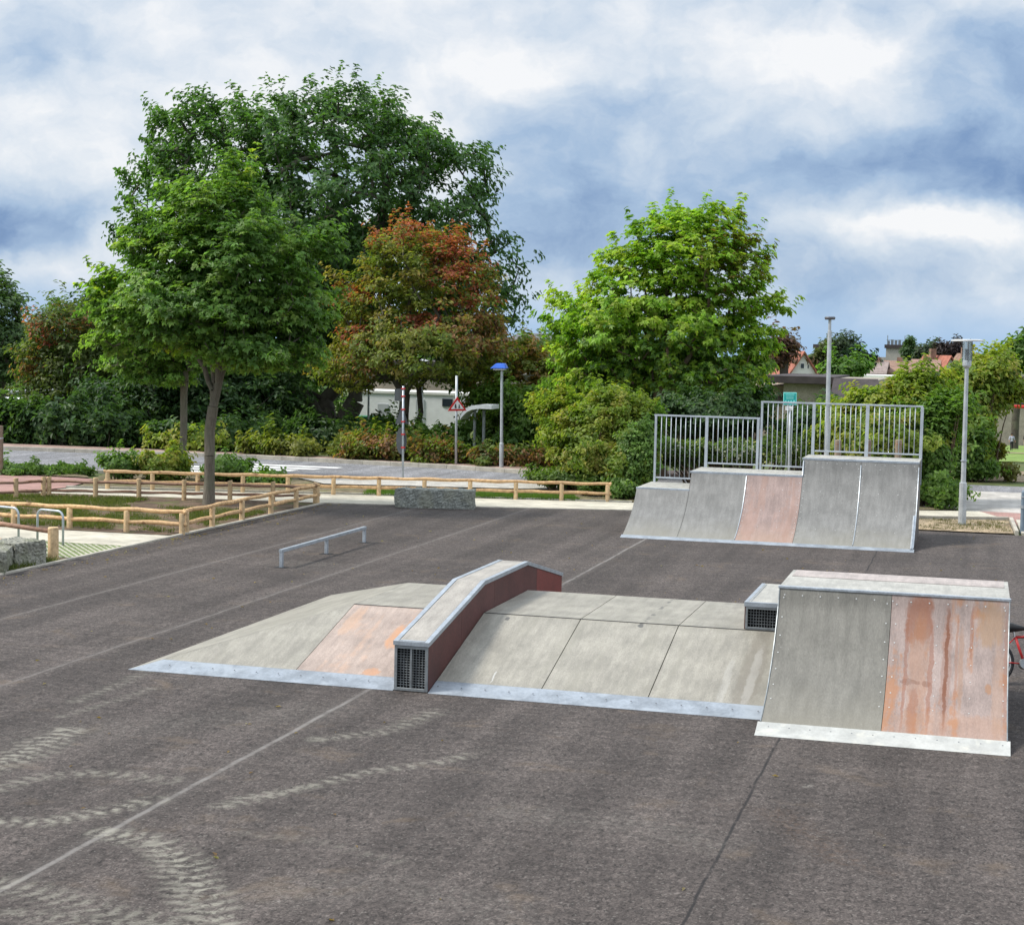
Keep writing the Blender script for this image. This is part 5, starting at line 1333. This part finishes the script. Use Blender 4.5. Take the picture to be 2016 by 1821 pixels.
# flat concrete hall
Y_ = 84; xa, xb = span(1543, 1640, Y_); t = thing('flat_roof_hall', 'low concrete hall with dark flat roof behind the teal sign', 'building', (xa, Y_, -.5), world_coords=True)
MB().box((xa, Y_, -.6), (xb, Y_+10, Z(1590, 756, Y_))).build('wall', CONC, t)
MB().box((xa-.9, Y_-.5, Z(1590, 755, Y_)), (xb+.05, Y_+10.5, Z(1590, 741, Y_))).build('roof', DARKR, t)
MB().box((xa-3.0, Y_+1.0, -.6), (xa-.01, Y_+8, Z(1530, 760, Y_))).build('side_wing', BEIGE, t)
MB().box((xa-3.2, Y_+.8, Z(1530, 790, Y_)), (xa+.1, Y_+.99, Z(1530, 780, Y_))).build('canopy', DARKR, t)
z0_ = Z(1640, 742, Y_); x1_, x2_ = xb+.06, xb+2.2
rm = MB(); rm.add([(x1_, Y_-.45, z0_-.05), (x2_, Y_-.45, z0_-.05), (x2_+.5, Y_-3, z0_-1.5), (x1_, Y_-3, z0_-1.5), (x1_, Y_-.45, z0_-1.7), (x2_, Y_-.45, z0_-1.7)], [(0, 1, 2, 3), (0, 3, 4), (1, 5, 2), (3, 2, 5, 4)]); rm.build('pent_roof', DARKR, t)
MB().box((x1_, Y_-.4, -.6), (x2_, Y_+9, z0_-.1)).build('annex_wall', CONC, t)
for dx_ in (2.05,): MB().box((xa+dx_, Y_-.012, -.6), (xa+dx_+.04, Y_-.001, Z(1590, 756, Y_)-.02)).build('wall_joint', DARKR, t)
# lower grey wall at far right
Y_ = 131; xa, xb = span(1925, 2100, Y_); t = thing('garden_wall', 'grey concrete wall beyond the playground lawn at the right edge', 'wall', (xa, Y_, -2.4), world_coords=True)
MB().box((xa, Y_, -3), (xb, Y_+1, Z(1990, 796, Y_))).build('wall', CONC, t)
MB().box((xa-.1, Y_-.1, Z(1990, 796, Y_)+.005), (xb, Y_+1.1, Z(1990, 793, Y_))).build('coping', DARKR, t)
Y_ = 140; xa, xb = span(1935, 2100, Y_); t = thing('brown_house', 'brownish flat-roofed house above the grey wall at the right edge', 'building', (xa, Y_, -2.4), world_coords=True)
MB().box((xa, Y_, -3), (xb, Y_+9, Z(1990, 748, Y_))).build('wall', surf('brown_wall', (.20, .16, .13), .85, .15, 1), t)
MB().box((xa-.4, Y_-.5, Z(1990, 748, Y_)+.004), (xb, Y_+9, Z(1990, 741, Y_))).build('roof', DARKR, t)
wn = MB().box((xa+2.0, Y_-.03, Z(1990, 770, Y_)), (xa+3.4, Y_-.002, Z(1990, 755, Y_))).build('window', GLS, t)

def gable_house(label, x0p, x1p, ypeak, yeave, ybase, Y_, depth_m, wallm, roofm, win=True, group='gabled houses on the skyline', side=-1):
    xa, xb = span(x0p, x1p, Y_); zp_, ze, zb = Z((x0p+x1p)/2, ypeak, Y_), Z((x0p+x1p)/2, yeave, Y_), -3.0
    t = thing('gabled_house', label, 'house', ((xa+xb)/2, Y_, zb), group, world_coords=True)
    xm = (xa+xb)/2
    MB().prism([(xa, zb), (xb, zb), (xb, ze), (xm, zp_), (xa, ze)], 1, Y_, Y_+depth_m).build('wall', wallm, t)
    th = .22; ov = .5; sl = (zp_-ze)/(xm-xa)
    for sx in (-1, 1):
        xe = xm+sx*((xb-xa)/2+ov); zE = zp_-sl*abs(xe-xm)
        rmb = MB().prism([(xm, zp_+.02), (xe, zE+.02), (xe, zE+th), (xm, zp_+th)] if sx > 0 else [(xm, zp_+.02), (xm, zp_+th), (xe, zE+th), (xe, zE+.02)], 1, Y_-.4, Y_+depth_m+.4)
        rmb.build('roof', roofm, t)
    ch = MB().box((xm-1.0, Y_+depth_m*.4, zp_-.8), (xm-.4, Y_+depth_m*.4+.6, zp_+.9)).build('chimney', BRNT, t)
    if win:
        wz = ze+(zp_-ze)*.38; w_ = (xb-xa)*.10
        wf = MB().box((xm-w_, Y_-.05, wz), (xm+w_*.5, Y_-.003, wz+w_*1.9)).build('window', HWHITE, t)
        g_ = MB().box((xm-w_+.08, Y_-.07, wz+.08), (xm+w_*.5-.08, Y_-.052, wz+w_*1.9-.08)).build('pane', GLS, wf, origin=t['_o']); g_.location = (0, 0, 0)
        MB().box((xm+(xb-xa)*.14, Y_-.04, wz+.1), (xm+(xb-xa)*.17, Y_-.003, wz+w_*1.3)).build('window', GLS, t)
    t.rotation_euler = (0, 0, R(24))
    return t
gable_house('white gabled house with orange-red roof above the dark flat roof', 1546, 1614, 696, 746, 760, 150, 7, HWHITE, REDT)
gable_house('white gabled house with red roof left of the glass lantern lamp', 1852, 1886, 704, 733, 740, 185, 7, HWHITE, REDT)
gable_house('white gable showing just right of the glass lantern lamp', 1912, 1942, 700, 722, 735, 200, 6, HWHITE, BRNT)
# terrace roofs in the middle distance: long roofs seen from the side
def long_roof(label, x0p, x1p, ytop, ybot, Y_, roofm, wallm=BEIGE):
    xa, xb = span(x0p, x1p, Y_); zt_, zb_ = Z((x0p+x1p)/2, ytop, Y_), Z((x0p+x1p)/2, ybot, Y_)
    t = thing('terrace_house', label, 'house', ((xa+xb)/2, Y_, -3), 'terrace roofs on the skyline', world_coords=True)
    MB().prism([(Y_, zb_), (Y_+4, zt_), (Y_+8, zb_), (Y_+8, -3), (Y_, -3)], 0, xa+.2, xb-.2).build('wall', wallm, t)
    sl = (zt_-zb_)/4
    MB().prism([(Y_-.4, zb_-.4*sl+.02), (Y_+4, zt_+.02), (Y_+4, zt_+.22), (Y_-.4, zb_-.4*sl+.22)], 0, xa, xb).build('roof', roofm, t)
    MB().prism([(Y_+4.001, zt_+.02), (Y_+8.4, zb_-.4*sl+.02), (Y_+8.4, zb_-.4*sl+.22), (Y_+4.001, zt_+.22)], 0, xa, xb).build('roof', roofm, t)
    rr_ = t.children
    m_ = MB()
    for f_ in (.4,): m_.box((xa+(xb-xa)*f_, Y_+3.6, zt_-.2), (xa+(xb-xa)*f_+.5, Y_+4.3, zt_+.55))
    m_.build('chimney', BRNT, t)
long_roof('brown-roofed terrace left of the red-roofed gable house', 1735, 1800, 715, 735, 165, BRNT)
long_roof('reddish terrace roof directly beside the red-roofed gable house', 1790, 1850, 712, 733, 175, surf('rose_roof_tiles', (.26, .16, .12), .8, .2, 2, .3, 12, fine=.2))
long_roof('grey-brown terrace roof below the block with antennas', 1700, 1745, 716, 738, 160, surf('grey_roof_tiles', (.25, .2, .18), .8, .2, 2, .3, 12, fine=.2))
long_roof('red-brown roof right of the glass lantern lamp', 1885, 1915, 710, 728, 190, REDT)
# white flat roof
Y_ = 120; xa, xb = span(1700, 1752, Y_); t = thing('white_shed', 'low shed with bright white roof above the olive bush', 'building', (xa, Y_, -2), world_coords=True)
MB().box((xa, Y_, -3), (xb, Y_+5, Z(1725, 744, Y_))).build('wall', BEIGE, t); MB().box((xa-.2, Y_-.2, Z(1725, 744, Y_)+.003), (xb+.2, Y_+5.2, Z(1725, 739, Y_))).build('roof', HWHITE, t)
# tower blocks
BLK = surf('pale_grey_block', (.34, .32, .29), .85, .1, .5)
def block(label, x0p, x1p, ytop, Y_, dm_, wings=(), masts=(), rows=2):
    xa, xb = span(x0p, x1p, Y_); zt_ = Z((x0p+x1p)/2, ytop, Y_)
    t = thing('office_block', label, 'building', ((xa+xb)/2, Y_, -3), 'flat-topped blocks on the skyline', world_coords=True)
    MB().box((xa, Y_, -3), (xb, Y_+dm_, zt_)).build('wall', BLK, t)
    MB().box((xa-.3, Y_-.3, zt_+.003), (xb+.3, Y_+dm_+.3, zt_+.7)).build('parapet', DARKR, t)
    for (wa, wb, wy) in wings:
        x1_, x2_ = span(wa, wb, Y_); z1_ = Z((wa+wb)/2, wy, Y_)
        wg = MB().box((x1_, Y_+.5, -3), (x2_, Y_+dm_-.5, z1_)).build('wing', BLK, t)
        bd = MB()
        for r_ in range(2): bd.box((x1_+.5, Y_+.42, z1_-2.2-3.2*r_), (x2_-.5, Y_+.49, z1_-.9-3.2*r_))
        o = bd.build('window_band', GLS, wg, origin=t['_o']); o.location = (0, 0, 0)
    for (mx, my) in masts:
        x_ = span(mx, mx, Y_)[0]; zz = Z(mx, my, Y_)
        MB().tube([(x_, Y_+1, zt_+.7), (x_, Y_+1, zz-2.2), (x_, Y_+1, zz-2.19), (x_, Y_+1, zz)], (.14, .14, .07, .07), 6).build('mast', STEELDK, t)
    if masts and len(masts) > 1:
        m_ = MB(); 
        for mx in np.linspace(x0p+4, x1p-4, 5):
            x_ = span(mx, mx, Y_)[0]; m_.box((x_-.25, Y_+1, zt_+.7), (x_+.25, Y_+1.4, zt_+.7+random.uniform(.4, 1.2)))
        m_.box((xa, Y_+.8, zt_+1.5), (xb, Y_+.9, zt_+1.6)); m_.build('roof_plant', STEELDK, t)
    return t
block('grey block with two antenna masts on its roof on the skyline', 1742, 1779, 686, 330, 14, wings=((1700, 1742, 703), (1779, 1812, 703)), masts=((1744, 660), (1778, 661)))
b2 = block('narrow block with a rooftop box and aerial left of the tall lamp pole', 1602, 1632, 686, 300, 12, masts=((1624, 656),))
xa, xb = span(1608, 1621, 300); MB().box((xa, 302, Z(1612, 686, 300)+.75), (xb, 306, Z(1612, 673, 300))).build('roof_box', HWHITE, b2)

# skyline trees
def far_tree(name, label, blobs_px, Y_, pal, n, size, per=30, r0=.25, group='trees on the skyline', crad=.9):
    bl = [blob(*b, Y_) for b in blobs_px]; cc = bl[0][0]; base = np.array([cc[0], Y_, -2.5])
    tree(name, label, base, (cc[0], Y_, max(-1.5, cc[2]-bl[0][1][2]*1.1)), bl, n, per, crad, size, pal, BARKD, r0, group=group, mind=0)
far_tree('weeping_birch', 'grey-green rounded tree right of the tall lamp pole on the skyline', [(1655, 690, 26, 26), (1640, 700, 18, 30), (1660, 715, 22, 20)], 170, [(.05, .08, .045), (.07, .10, .055)], 300, .36, crad=.6)
far_tree('spruce_tree', 'dark blue-green pointed conifer pair on the skyline', [(1691, 700, 12, 12), (1680, 708, 9, 14), (1702, 710, 12, 14), (1690, 715, 22, 10)], 150, [(.012, .03, .028), (.02, .04, .035)], 130, .4, crad=.7)
far_tree('yew_bush', 'round bright green bush above the dark flat roof', [(1668, 725, 28, 17), (1682, 722, 20, 20), (1645, 735, 16, 10)], 105, MAPLE[:3], 170, .32, crad=.6)
far_tree('cypress_tree', 'dark slim tree right of the block with antenna masts', [(1791, 684, 8, 14), (1788, 696, 10, 10)], 250, DARKG, 200, .45, crad=.6)
far_tree('broadleaf_tree', 'grey-green trees left of the glass lantern lamp on the skyline', [(1830, 693, 22, 10), (1815, 700, 14, 12)], 240, [(.055, .085, .05), (.075, .105, .06)], 260, .5, crad=.8)
far_tree('copper_beech', 'very dark purple-leaved tree behind the glass lantern lamp', [(1868, 690, 24, 12), (1890, 692, 16, 12)], 230, [(.03, .022, .025), (.045, .03, .03)], 320, .45, crad=.7)
far_tree('broadleaf_tree', 'dark green tree at the right edge above the tall bush', [(2005, 700, 30, 34), (1985, 710, 20, 22), (2030, 690, 30, 40)], 110, SHRUB, 230, .4, crad=.7)
far_tree('plum_tree', 'sparse reddish-leaved tree peeping out beside the bright maple', [(1545, 680, 26, 20), (1530, 700, 22, 30), (1560, 700, 14, 14)], 95, [(.12, .07, .05), (.16, .09, .07), (.08, .08, .04)], 90, .28, per=22, crad=.6)
far_tree('birch_tree', 'pale green thin tree in front of the narrow skyline block', [(1615, 705, 14, 24), (1610, 725, 14, 16)], 160, [(.09, .12, .05), (.12, .14, .06)], 70, .4, per=18, crad=.7)

# white container building and beige house between the trunks
WCON = surf('white_container_paint', (.80, .82, .83), .6, .06, 2)
Y_ = 76; xa, xb = span(690, 925, Y_); zt_ = Z(800, 776, Y_)
t = thing('container_cabin', 'long white cabin seen between the oak trunks and the triangle sign', 'building', (xa, Y_, 0), world_coords=True)
MB().box((xa, Y_, -.1), (xb, Y_+3, zt_)).build('wall', WCON, t)
MB().box((xa-.05, Y_-.05, zt_+.003), (xb+.05, Y_+3.05, zt_+.12)).build('roof', HWHITE, t)
for (wx0, wx1, wy0, wy1, nm, mt) in ((745, 765, 795, 832, 'door', surf('light_grey_door', (.48, .51, .53), .6, .05, 2)), (872, 892, 785, 800, 'window', GLS), (820, 836, 786, 832, 'door', MATS['light_grey_door'])):
    a_, b_ = span(wx0, wx1, Y_); MB().box((a_, Y_-.04, max(.05, Z(wx0, wy1, Y_))), (b_, Y_-.003, Z(wx0, wy0, Y_))).build(nm, mt, t)
Y_ = 96; xa, xb = span(730, 940, Y_)
t = thing('beige_building', 'beige walled building above the white cabin between the trees', 'building', (xa, Y_, 0), world_coords=True)
MB().box((xa, Y_, -1.2), (xb, Y_+12, Z(850, 722, Y_))).build('wall', BEIGE, t)
MB().box((xa-.3, Y_-.4, Z(850, 722, Y_)+.003), (xb+.3, Y_+12, Z(850, 712, Y_))).build('roof', DARKR, t)
a_, b_ = span(815, 828, Y_); MB().box((a_, Y_-.04, Z(815, 745, Y_)), (b_, Y_-.003, Z(815, 731, Y_))).build('window', GLS, t)
Y_ = 130; xa, xb = span(1000, 1075, Y_)
t = thing('pitched_roof_house', 'house whose grey roof tip shows between oak and bright maple', 'house', (xa, Y_, -2.5), world_coords=True)
MB().box((xa, Y_, -3), (xb, Y_+8, Z(1040, 668, Y_))).build('wall', BEIGE, t); MB().prism([(Y_-.5, Z(1040, 672, Y_)+.01), (Y_+4, Z(1040, 655, Y_)), (Y_+8.5, Z(1040, 672, Y_)+.01)], 0, xa-.3, xb+.3).build('roof', surf('slate_roof', (.12, .12, .13), .7, .15, 2), t)
# curved white canopy on posts
Y_ = 59.3; c = atY(945, 812, Y_); kk = depth(c)/FPX
t = thing('curved_canopy', 'white curved canopy arm on dark supports behind the triangle sign', 'canopy', (c[0], Y_, 0), world_coords=True)
pts = [atY(x_, y_, Y_) for x_, y_ in ((913, 826), (918, 819), (926, 811), (936, 806), (952, 804), (975, 805))]
m_ = MB()
for a, b in zip(pts[:-1], pts[1:]):
    m_.add([(a[0], Y_-.5, a[2]), (b[0], Y_-.5, b[2]), (b[0], Y_+.5, b[2]), (a[0], Y_+.5, a[2]), (a[0], Y_-.5, a[2]+.15), (b[0], Y_-.5, b[2]+.15), (b[0], Y_+.5, b[2]+.15), (a[0], Y_+.5, a[2]+.15)], [(0, 3, 2, 1), (4, 5, 6, 7), (0, 1, 5, 4), (1, 2, 6, 5), (2, 3, 7, 6), (3, 0, 4, 7)])
m_.build('roof', WHT, t)
for x_ in (935, 953): a = atY(x_, 808, Y_); MB().tube([(a[0], Y_, 0), (a[0], Y_, a[2])], .06, 8).build('post', STEELDK, t)
# green waste bin
Y_ = 74; c = atY(726, 830, Y_)
t = thing('waste_bin', 'green waste container in front of the white cabin', 'bin', (c[0], Y_, 0), world_coords=True)
hh = Z(726, 822, Y_)
MB().add([(c[0]-.5, Y_-.35, .1), (c[0]+.5, Y_-.35, .1), (c[0]+.5, Y_+.35, .1), (c[0]-.5, Y_+.35, .1), (c[0]-.62, Y_-.42, hh), (c[0]+.62, Y_-.42, hh), (c[0]+.62, Y_+.42, hh), (c[0]-.62, Y_+.42, hh)], [(0, 3, 2, 1), (4, 5, 6, 7), (0, 1, 5, 4), (1, 2, 6, 5), (2, 3, 7, 6), (3, 0, 4, 7)]).build('body', surf('green_plastic', (.02, .16, .08), .5, .1, 3), t, bevel=.03)
MB().box((c[0]-.65, Y_-.45, hh+.003), (c[0]+.65, Y_+.45, hh+.08)).build('lid', MATS['green_plastic'], t, bevel=.02)
fw = thing('tree_belt', 'x', 'x', (0, 0, 0)) if False else None
bl = [(np.array([x_, 112+RNG.normal()*3, 1.0]), np.array([6, 4, RNG.uniform(4.0, 6.0)])) for x_ in np.arange(-75, -17, 3.2)]
cl = sample_clusters(bl, 1500, .5)
fo = foliage('far_wood', cl, 26, .9, .5, DARKG+SHRUB, None, up=.6, out=.4)
tag(fo, 'dark belt of distant trees closing the view behind the cabin and the oak', 'woodland', kind='stuff')
# parked van at far left
Y_ = 84; c0 = atY(35, 800, Y_); c1 = atY(125, 800, Y_)
t = thing('parked_van', 'white van roof and windows behind the far left hedge', 'van', ((c0[0]+c1[0])/2, Y_, 0), world_coords=True)
zt_ = Z(60, 786, Y_); L0, L1 = c1[0]-5.2, c1[0]-.1
pf = [(L0, .35), (L0, zt_-.25), (L0+.2, zt_), (L1-1.5, zt_), (L1-.75, zt_*.62), (L1, zt_*.52), (L1, .35)]
MB().prism(pf, 1, Y_, Y_+1.9).build('body', WHT, t, bevel=.03)
MB().prism([(L0+.4, zt_*.62), (L0+.4, zt_*.92), (L1-1.6, zt_*.92), (L1-1.0, zt_*.62)], 1, Y_-.012, Y_-.001).build('window', GLS, t)
for xx in (L0+.9, L1-.9):
    wmb = MB().tube([(xx, Y_-.05, .33), (xx, Y_+.2, .33)], .33, 16).build('wheel', BLACKS, t)
# dark low building behind left trees
Y_ = 92; xa, xb = span(-60, 130, Y_); t = thing('dark_shed', 'dark low building behind the far left hedge', 'building', (xa, Y_, 0), world_coords=True)
MB().box((xa, Y_, -.7), (xb, Y_+8, Z(40, 776, Y_))).build('wall', surf('dark_wall', (.05, .055, .065), .7, .15, 1), t); MB().box((xa-.3, Y_-.3, Z(40, 776, Y_)+.003), (xb+.3, Y_+8, Z(40, 772, Y_))).build('roof', surf('grey_metal_roof', (.3, .31, .33), .5, .1, 2), t)
b_ = atY(64, 780, 80); t = thing('route_sign', 'small white direction sign on a post at far left above the hedge', 'sign', (b_[0], 80, 0), world_coords=True)
MB().tube([(b_[0], 80, 0), (b_[0], 80, b_[2]+.9)], .05, 8).build('post', POLE, t); MB().box((b_[0]-.55, 79.9, b_[2]-.1), (b_[0]+.6, 79.93, b_[2]+.06)).build('sign_plate', WHITES, t)

# red swing frame on the lawn
Y_ = 96
xa, xb = span(1740, 2120, Y_); zr = Z(1950, 799, Y_)
t = thing('swing_frame', 'red horizontal beam of a playground frame behind the right bushes', 'playground frame', (xb, Y_, -1), world_coords=True)
RP = surf('red_playground_paint', (.60, .04, .035), .45, .1, 3)
MB().tube([(xa, Y_, zr), (xb, Y_, zr)], .09, 10).build('beam', RP, t, smooth=True)
for x_ in (xa, xb):
    for sy in (-1, 1): MB().tube([(x_, Y_, zr), (x_+.1, Y_+sy*1.2, -1.0)], .05, 8).build('leg', RP, t, smooth=True)

# ------------------------------------------------------------------ bicycle behind the quarter pipe
t = thing('bicycle', 'red bicycle leaning just behind the right side of the quarter pipe', 'bicycle', (1.35, 20.9, 0), rot=(R(-14), 0, R(12)))
RB = surf('red_bike_paint', (.42, .03, .03), .35, .1, 4); TY = surf('tyre_rubber', (.02, .02, .022), .7, .1, 6); WF = surf('pale_bike_metal', (.65, .64, .62), .35, .1, 6, metal=.4)
def ring(c, r, tr, seg=40, sides=6):
    pts = [(c[0]+r*math.cos(2*math.pi*i/seg), c[1], c[2]+r*math.sin(2*math.pi*i/seg)) for i in range(seg+1)]
    return MB().tube(pts, tr, sides, cap=False)
t.location = (.80, 22.4, .0)
for cx_, nm in ((-.48, 'wheel'), (.50, 'wheel')):
    wh = ring((cx_, 0, .30), .28, .022).build(nm, TY, t, smooth=True)
    ring((cx_, 0, .30), .255, .010).build('rim', WF, wh, smooth=True)
    sp = MB(); [sp.tube([(cx_, 0, .30), (cx_+.25*math.cos(a), 0, .30+.25*math.sin(a))], .003, 3) for a in np.linspace(0, 2*math.pi, 19)[:-1]]; sp.tube([(cx_, -.05, .3), (cx_, .05, .3)], .02, 8); sp.build('spokes', WF, wh)
fm = MB()
bb_, st_, hd, hd2, ra, fa = (-.05, 0, .28), (-.16, 0, .62), (.33, 0, .66), (.36, 0, .56), (-.48, 0, .30), (.50, 0, .30)
for a, b, r_ in ((bb_, st_, .018), (st_, hd, .018), (bb_, hd2, .022), (hd, hd2, .022)): fm.tube([a, b], r_, 8)
for sy in (-.04, .04): fm.tube([bb_, (ra[0], sy, ra[2])], .010, 6); fm.tube([st_, (ra[0], sy, ra[2])], .008, 6)
fm.build('frame', RB, t, smooth=True)
fk = MB(); [fk.tube([hd2, (.40, sy, .45), (fa[0], sy, fa[2])], .012, 6) for sy in (-.045, .045)]; fk.build('fork', WF, t, smooth=True)
MB().tube([(.33, 0, .66), (.31, 0, .78), (.31, .0, .79)], .014, 8).build('stem', BLACKS, t)
MB().tube([(.24, -.32, .86), (.30, -.24, .84), (.31, 0, .79), (.30, .24, .84), (.24, .32, .86)], .012, 8).build('handlebar', WF, t, smooth=True)
MB().tube([(-.17, 0, .62), (-.19, 0, .72)], .013, 8).build('seat_post', WF, t)
MB().tube([(-.33, 0, .735), (-.22, 0, .745), (-.02, 0, .735)], (.07, .065, .02), 8).build('saddle', BLACKS, t, smooth=True)
MB().tube([(-.05, -.06, .28), (-.05, .06, .28)], .07, 14).build('chainring', STEELDK, t)

# ------------------------------------------------------------------ children on the lawn
SKIN = surf('skin', (.36, .21, .15), .6, .05, 5)
def person(label, loc, h, joints, tops, trousers, hair, rotz=0, hair_long=True):
    """one skinned body; joints in units of body height"""
    J = joints; names = list(J); verts = [Vector(J[k_][0])*h for k_ in names]; rad = [J[k_][1]*h for k_ in names]
    E_ = [('pelvis', 'chest'), ('chest', 'neck'), ('neck', 'head'), ('head', 'crown'), ('chest', 'shl'), ('shl', 'ell'), ('ell', 'wrl'), ('wrl', 'pal'), ('chest', 'shr'), ('shr', 'elr'), ('elr', 'wrr'), ('wrr', 'par'), ('pelvis', 'hil'), ('hil', 'knl'), ('knl', 'anl'), ('anl', 'tol'), ('pelvis', 'hir'), ('hir', 'knr'), ('knr', 'anr'), ('anr', 'tor')]
    edges = [(names.index(a), names.index(b)) for a, b in E_]
    for s_ in ('l', 'r'):
        pal = J['pa'+s_][0]; wr = J['wr'+s_][0]; d_ = (Vector(pal)-Vector(wr)).normalized(); sx = Vector((0, 1, 0)).cross(d_).normalized()
        for k_, (o_, L) in enumerate(((-.010, .028), (-.004, .032), (.003, .030), (.009, .024), (.016, .016))):
            verts.append((Vector(pal)+sx*o_+d_*(.010 if k_ < 4 else -.006))*h); rad.append(.005*h); edges.append((names.index('pa'+s_), len(verts)-1))
            verts.append((Vector(pal)+sx*o_*1.5+d_*L+Vector((0, -.004, 0)))*h); rad.append(.004*h); edges.append((len(verts)-2, len(verts)-1))
    me = bpy.data.meshes.new('person_src'); me.from_pydata(verts, edges, []); ob = bpy.data.objects.new('person', me); C.objects.link(ob)
    md = ob.modifiers.new('skin', 'SKIN'); sub = ob.modifiers.new('sub', 'SUBSURF'); sub.levels = 1; sub.render_levels = 1
    if not me.skin_vertices: pass
    for i, sv in enumerate(me.skin_vertices[0].data): sv.radius = (rad[i], rad[i]); sv.use_root = (i == names.index('pelvis'))
    dg = bpy.context.evaluated_depsgraph_get(); ev = ob.evaluated_get(dg); nm = bpy.data.meshes.new_from_object(ev)
    bpy.data.objects.remove(ob)
    nm.name = 'person'
    for mt in (SKIN, tops, trousers, BLACKS): nm.materials.append(mt)
    for p in nm.polygons:
        z_ = p.center.z/h; x_ = abs(p.center.x)/h
        p.material_index = 3 if z_ < .05 else (2 if z_ < .50 and x_ < .13 else (1 if z_ < .81 and (z_ > .60 or x_ < .12) else 0))
        p.use_smooth = True
    o = bpy.data.objects.new('person', nm); C.objects.link(o); o.location = loc; o.rotation_euler = (0, 0, rotz)
    tag(o, label, 'person', 'children on the playground lawn')
    hm = bmesh.new(); bmesh.ops.create_uvsphere(hm, u_segments=14, v_segments=10, radius=1)
    hd_ = Vector(J['head'][0])*h
    for v_ in hm.verts:
        v_.co = Vector((v_.co.x*.072*h, v_.co.y*.08*h+.012*h, v_.co.z*.075*h+.022*h))
        if v_.co.z < 0 and v_.co.y < .02*h: v_.co.y = .02*h
        if hair_long and v_.co.z < 0: v_.co.z *= 1.9
        v_.co += hd_
    m2 = bpy.data.meshes.new('hair'); hm.to_mesh(m2); hm.free(); m2.materials.append(hair)
    ho = bpy.data.objects.new('hair', m2); C.objects.link(ho); ho.parent = o
    return o
def pose(bend=0., arm=(.16, .0), step=.05):
    return {'pelvis': ((0, 0, .50), .070), 'chest': ((0, -bend*.5, .70), .078), 'neck': ((0, -bend, .825), .030), 'head': ((0, -bend-.01, .895), .060), 'crown': ((0, -bend-.01, .955), .050),
            'shl': ((-.115, -bend, .785), .038), 'ell': ((-arm[0], -bend-.02, .63), .027), 'wrl': ((-arm[0]-.01, -bend-.08-arm[1], .52+arm[1]), .019), 'pal': ((-arm[0]-.01, -bend-.10-arm[1], .49+arm[1]*1.2), .020),
            'shr': ((.115, -bend, .785), .038), 'elr': ((arm[0], -bend, .63), .027), 'wrr': ((arm[0]+.02, -bend-.05, .50), .019), 'par': ((arm[0]+.02, -bend-.06, .465), .020),
            'hil': ((-.055, 0, .47), .058), 'knl': ((-.06, -step, .27), .040), 'anl': ((-.06, -step*.5, .05), .026), 'tol': ((-.065, -step*.5-.07, .02), .022),
            'hir': ((.055, 0, .47), .058), 'knr': ((.06, step*.2, .27), .040), 'anr': ((.06, step*1.6, .05), .026), 'tor': ((.065, step*1.6-.07, .02), .022)}
BLUET = surf('blue_shirt', (.05, .22, .62), .8, .1, 8); PATT = surf('pale_lilac_top', (.42, .42, .52), .8, .35, 30); BLKT = surf('black_shirt', (.02, .02, .022), .8, .1, 8)
DKTR = surf('dark_trousers', (.03, .03, .035), .85, .1, 8); BEIT = surf('beige_shorts', (.45, .38, .28), .85, .1, 8); HAIRD = surf('dark_hair', (.02, .014, .01), .6, .2, 20)
def on_lawn(px_, py_):
    for Y_ in np.arange(74, 128, .25):
        p = atY(px_, py_, Y_)
        if p[2] <= -.03-(Y_-72)*.0373: return (p[0], Y_, -.03-(Y_-72)*.0373)
    return (p[0], Y_, p[2])
person('child in light lilac top and dark trousers standing on the lawn', on_lawn(1991, 887), 1.05, pose(), PATT, DKTR, HAIRD, R(20))
person('child in bright blue shirt bending beside the golden shrub', on_lawn(1950, 884), 1.05, pose(.12, (.14, .08), .06), BLUET, DKTR, HAIRD, R(-60))
person('child in black top and beige shorts cut by the right photo edge', on_lawn(2018, 889), 1.15, pose(.03), BLKT, BEIT, HAIRD, R(40), False)

for o in bpy.data.objects:
    if '_o' in o: del o['_o']
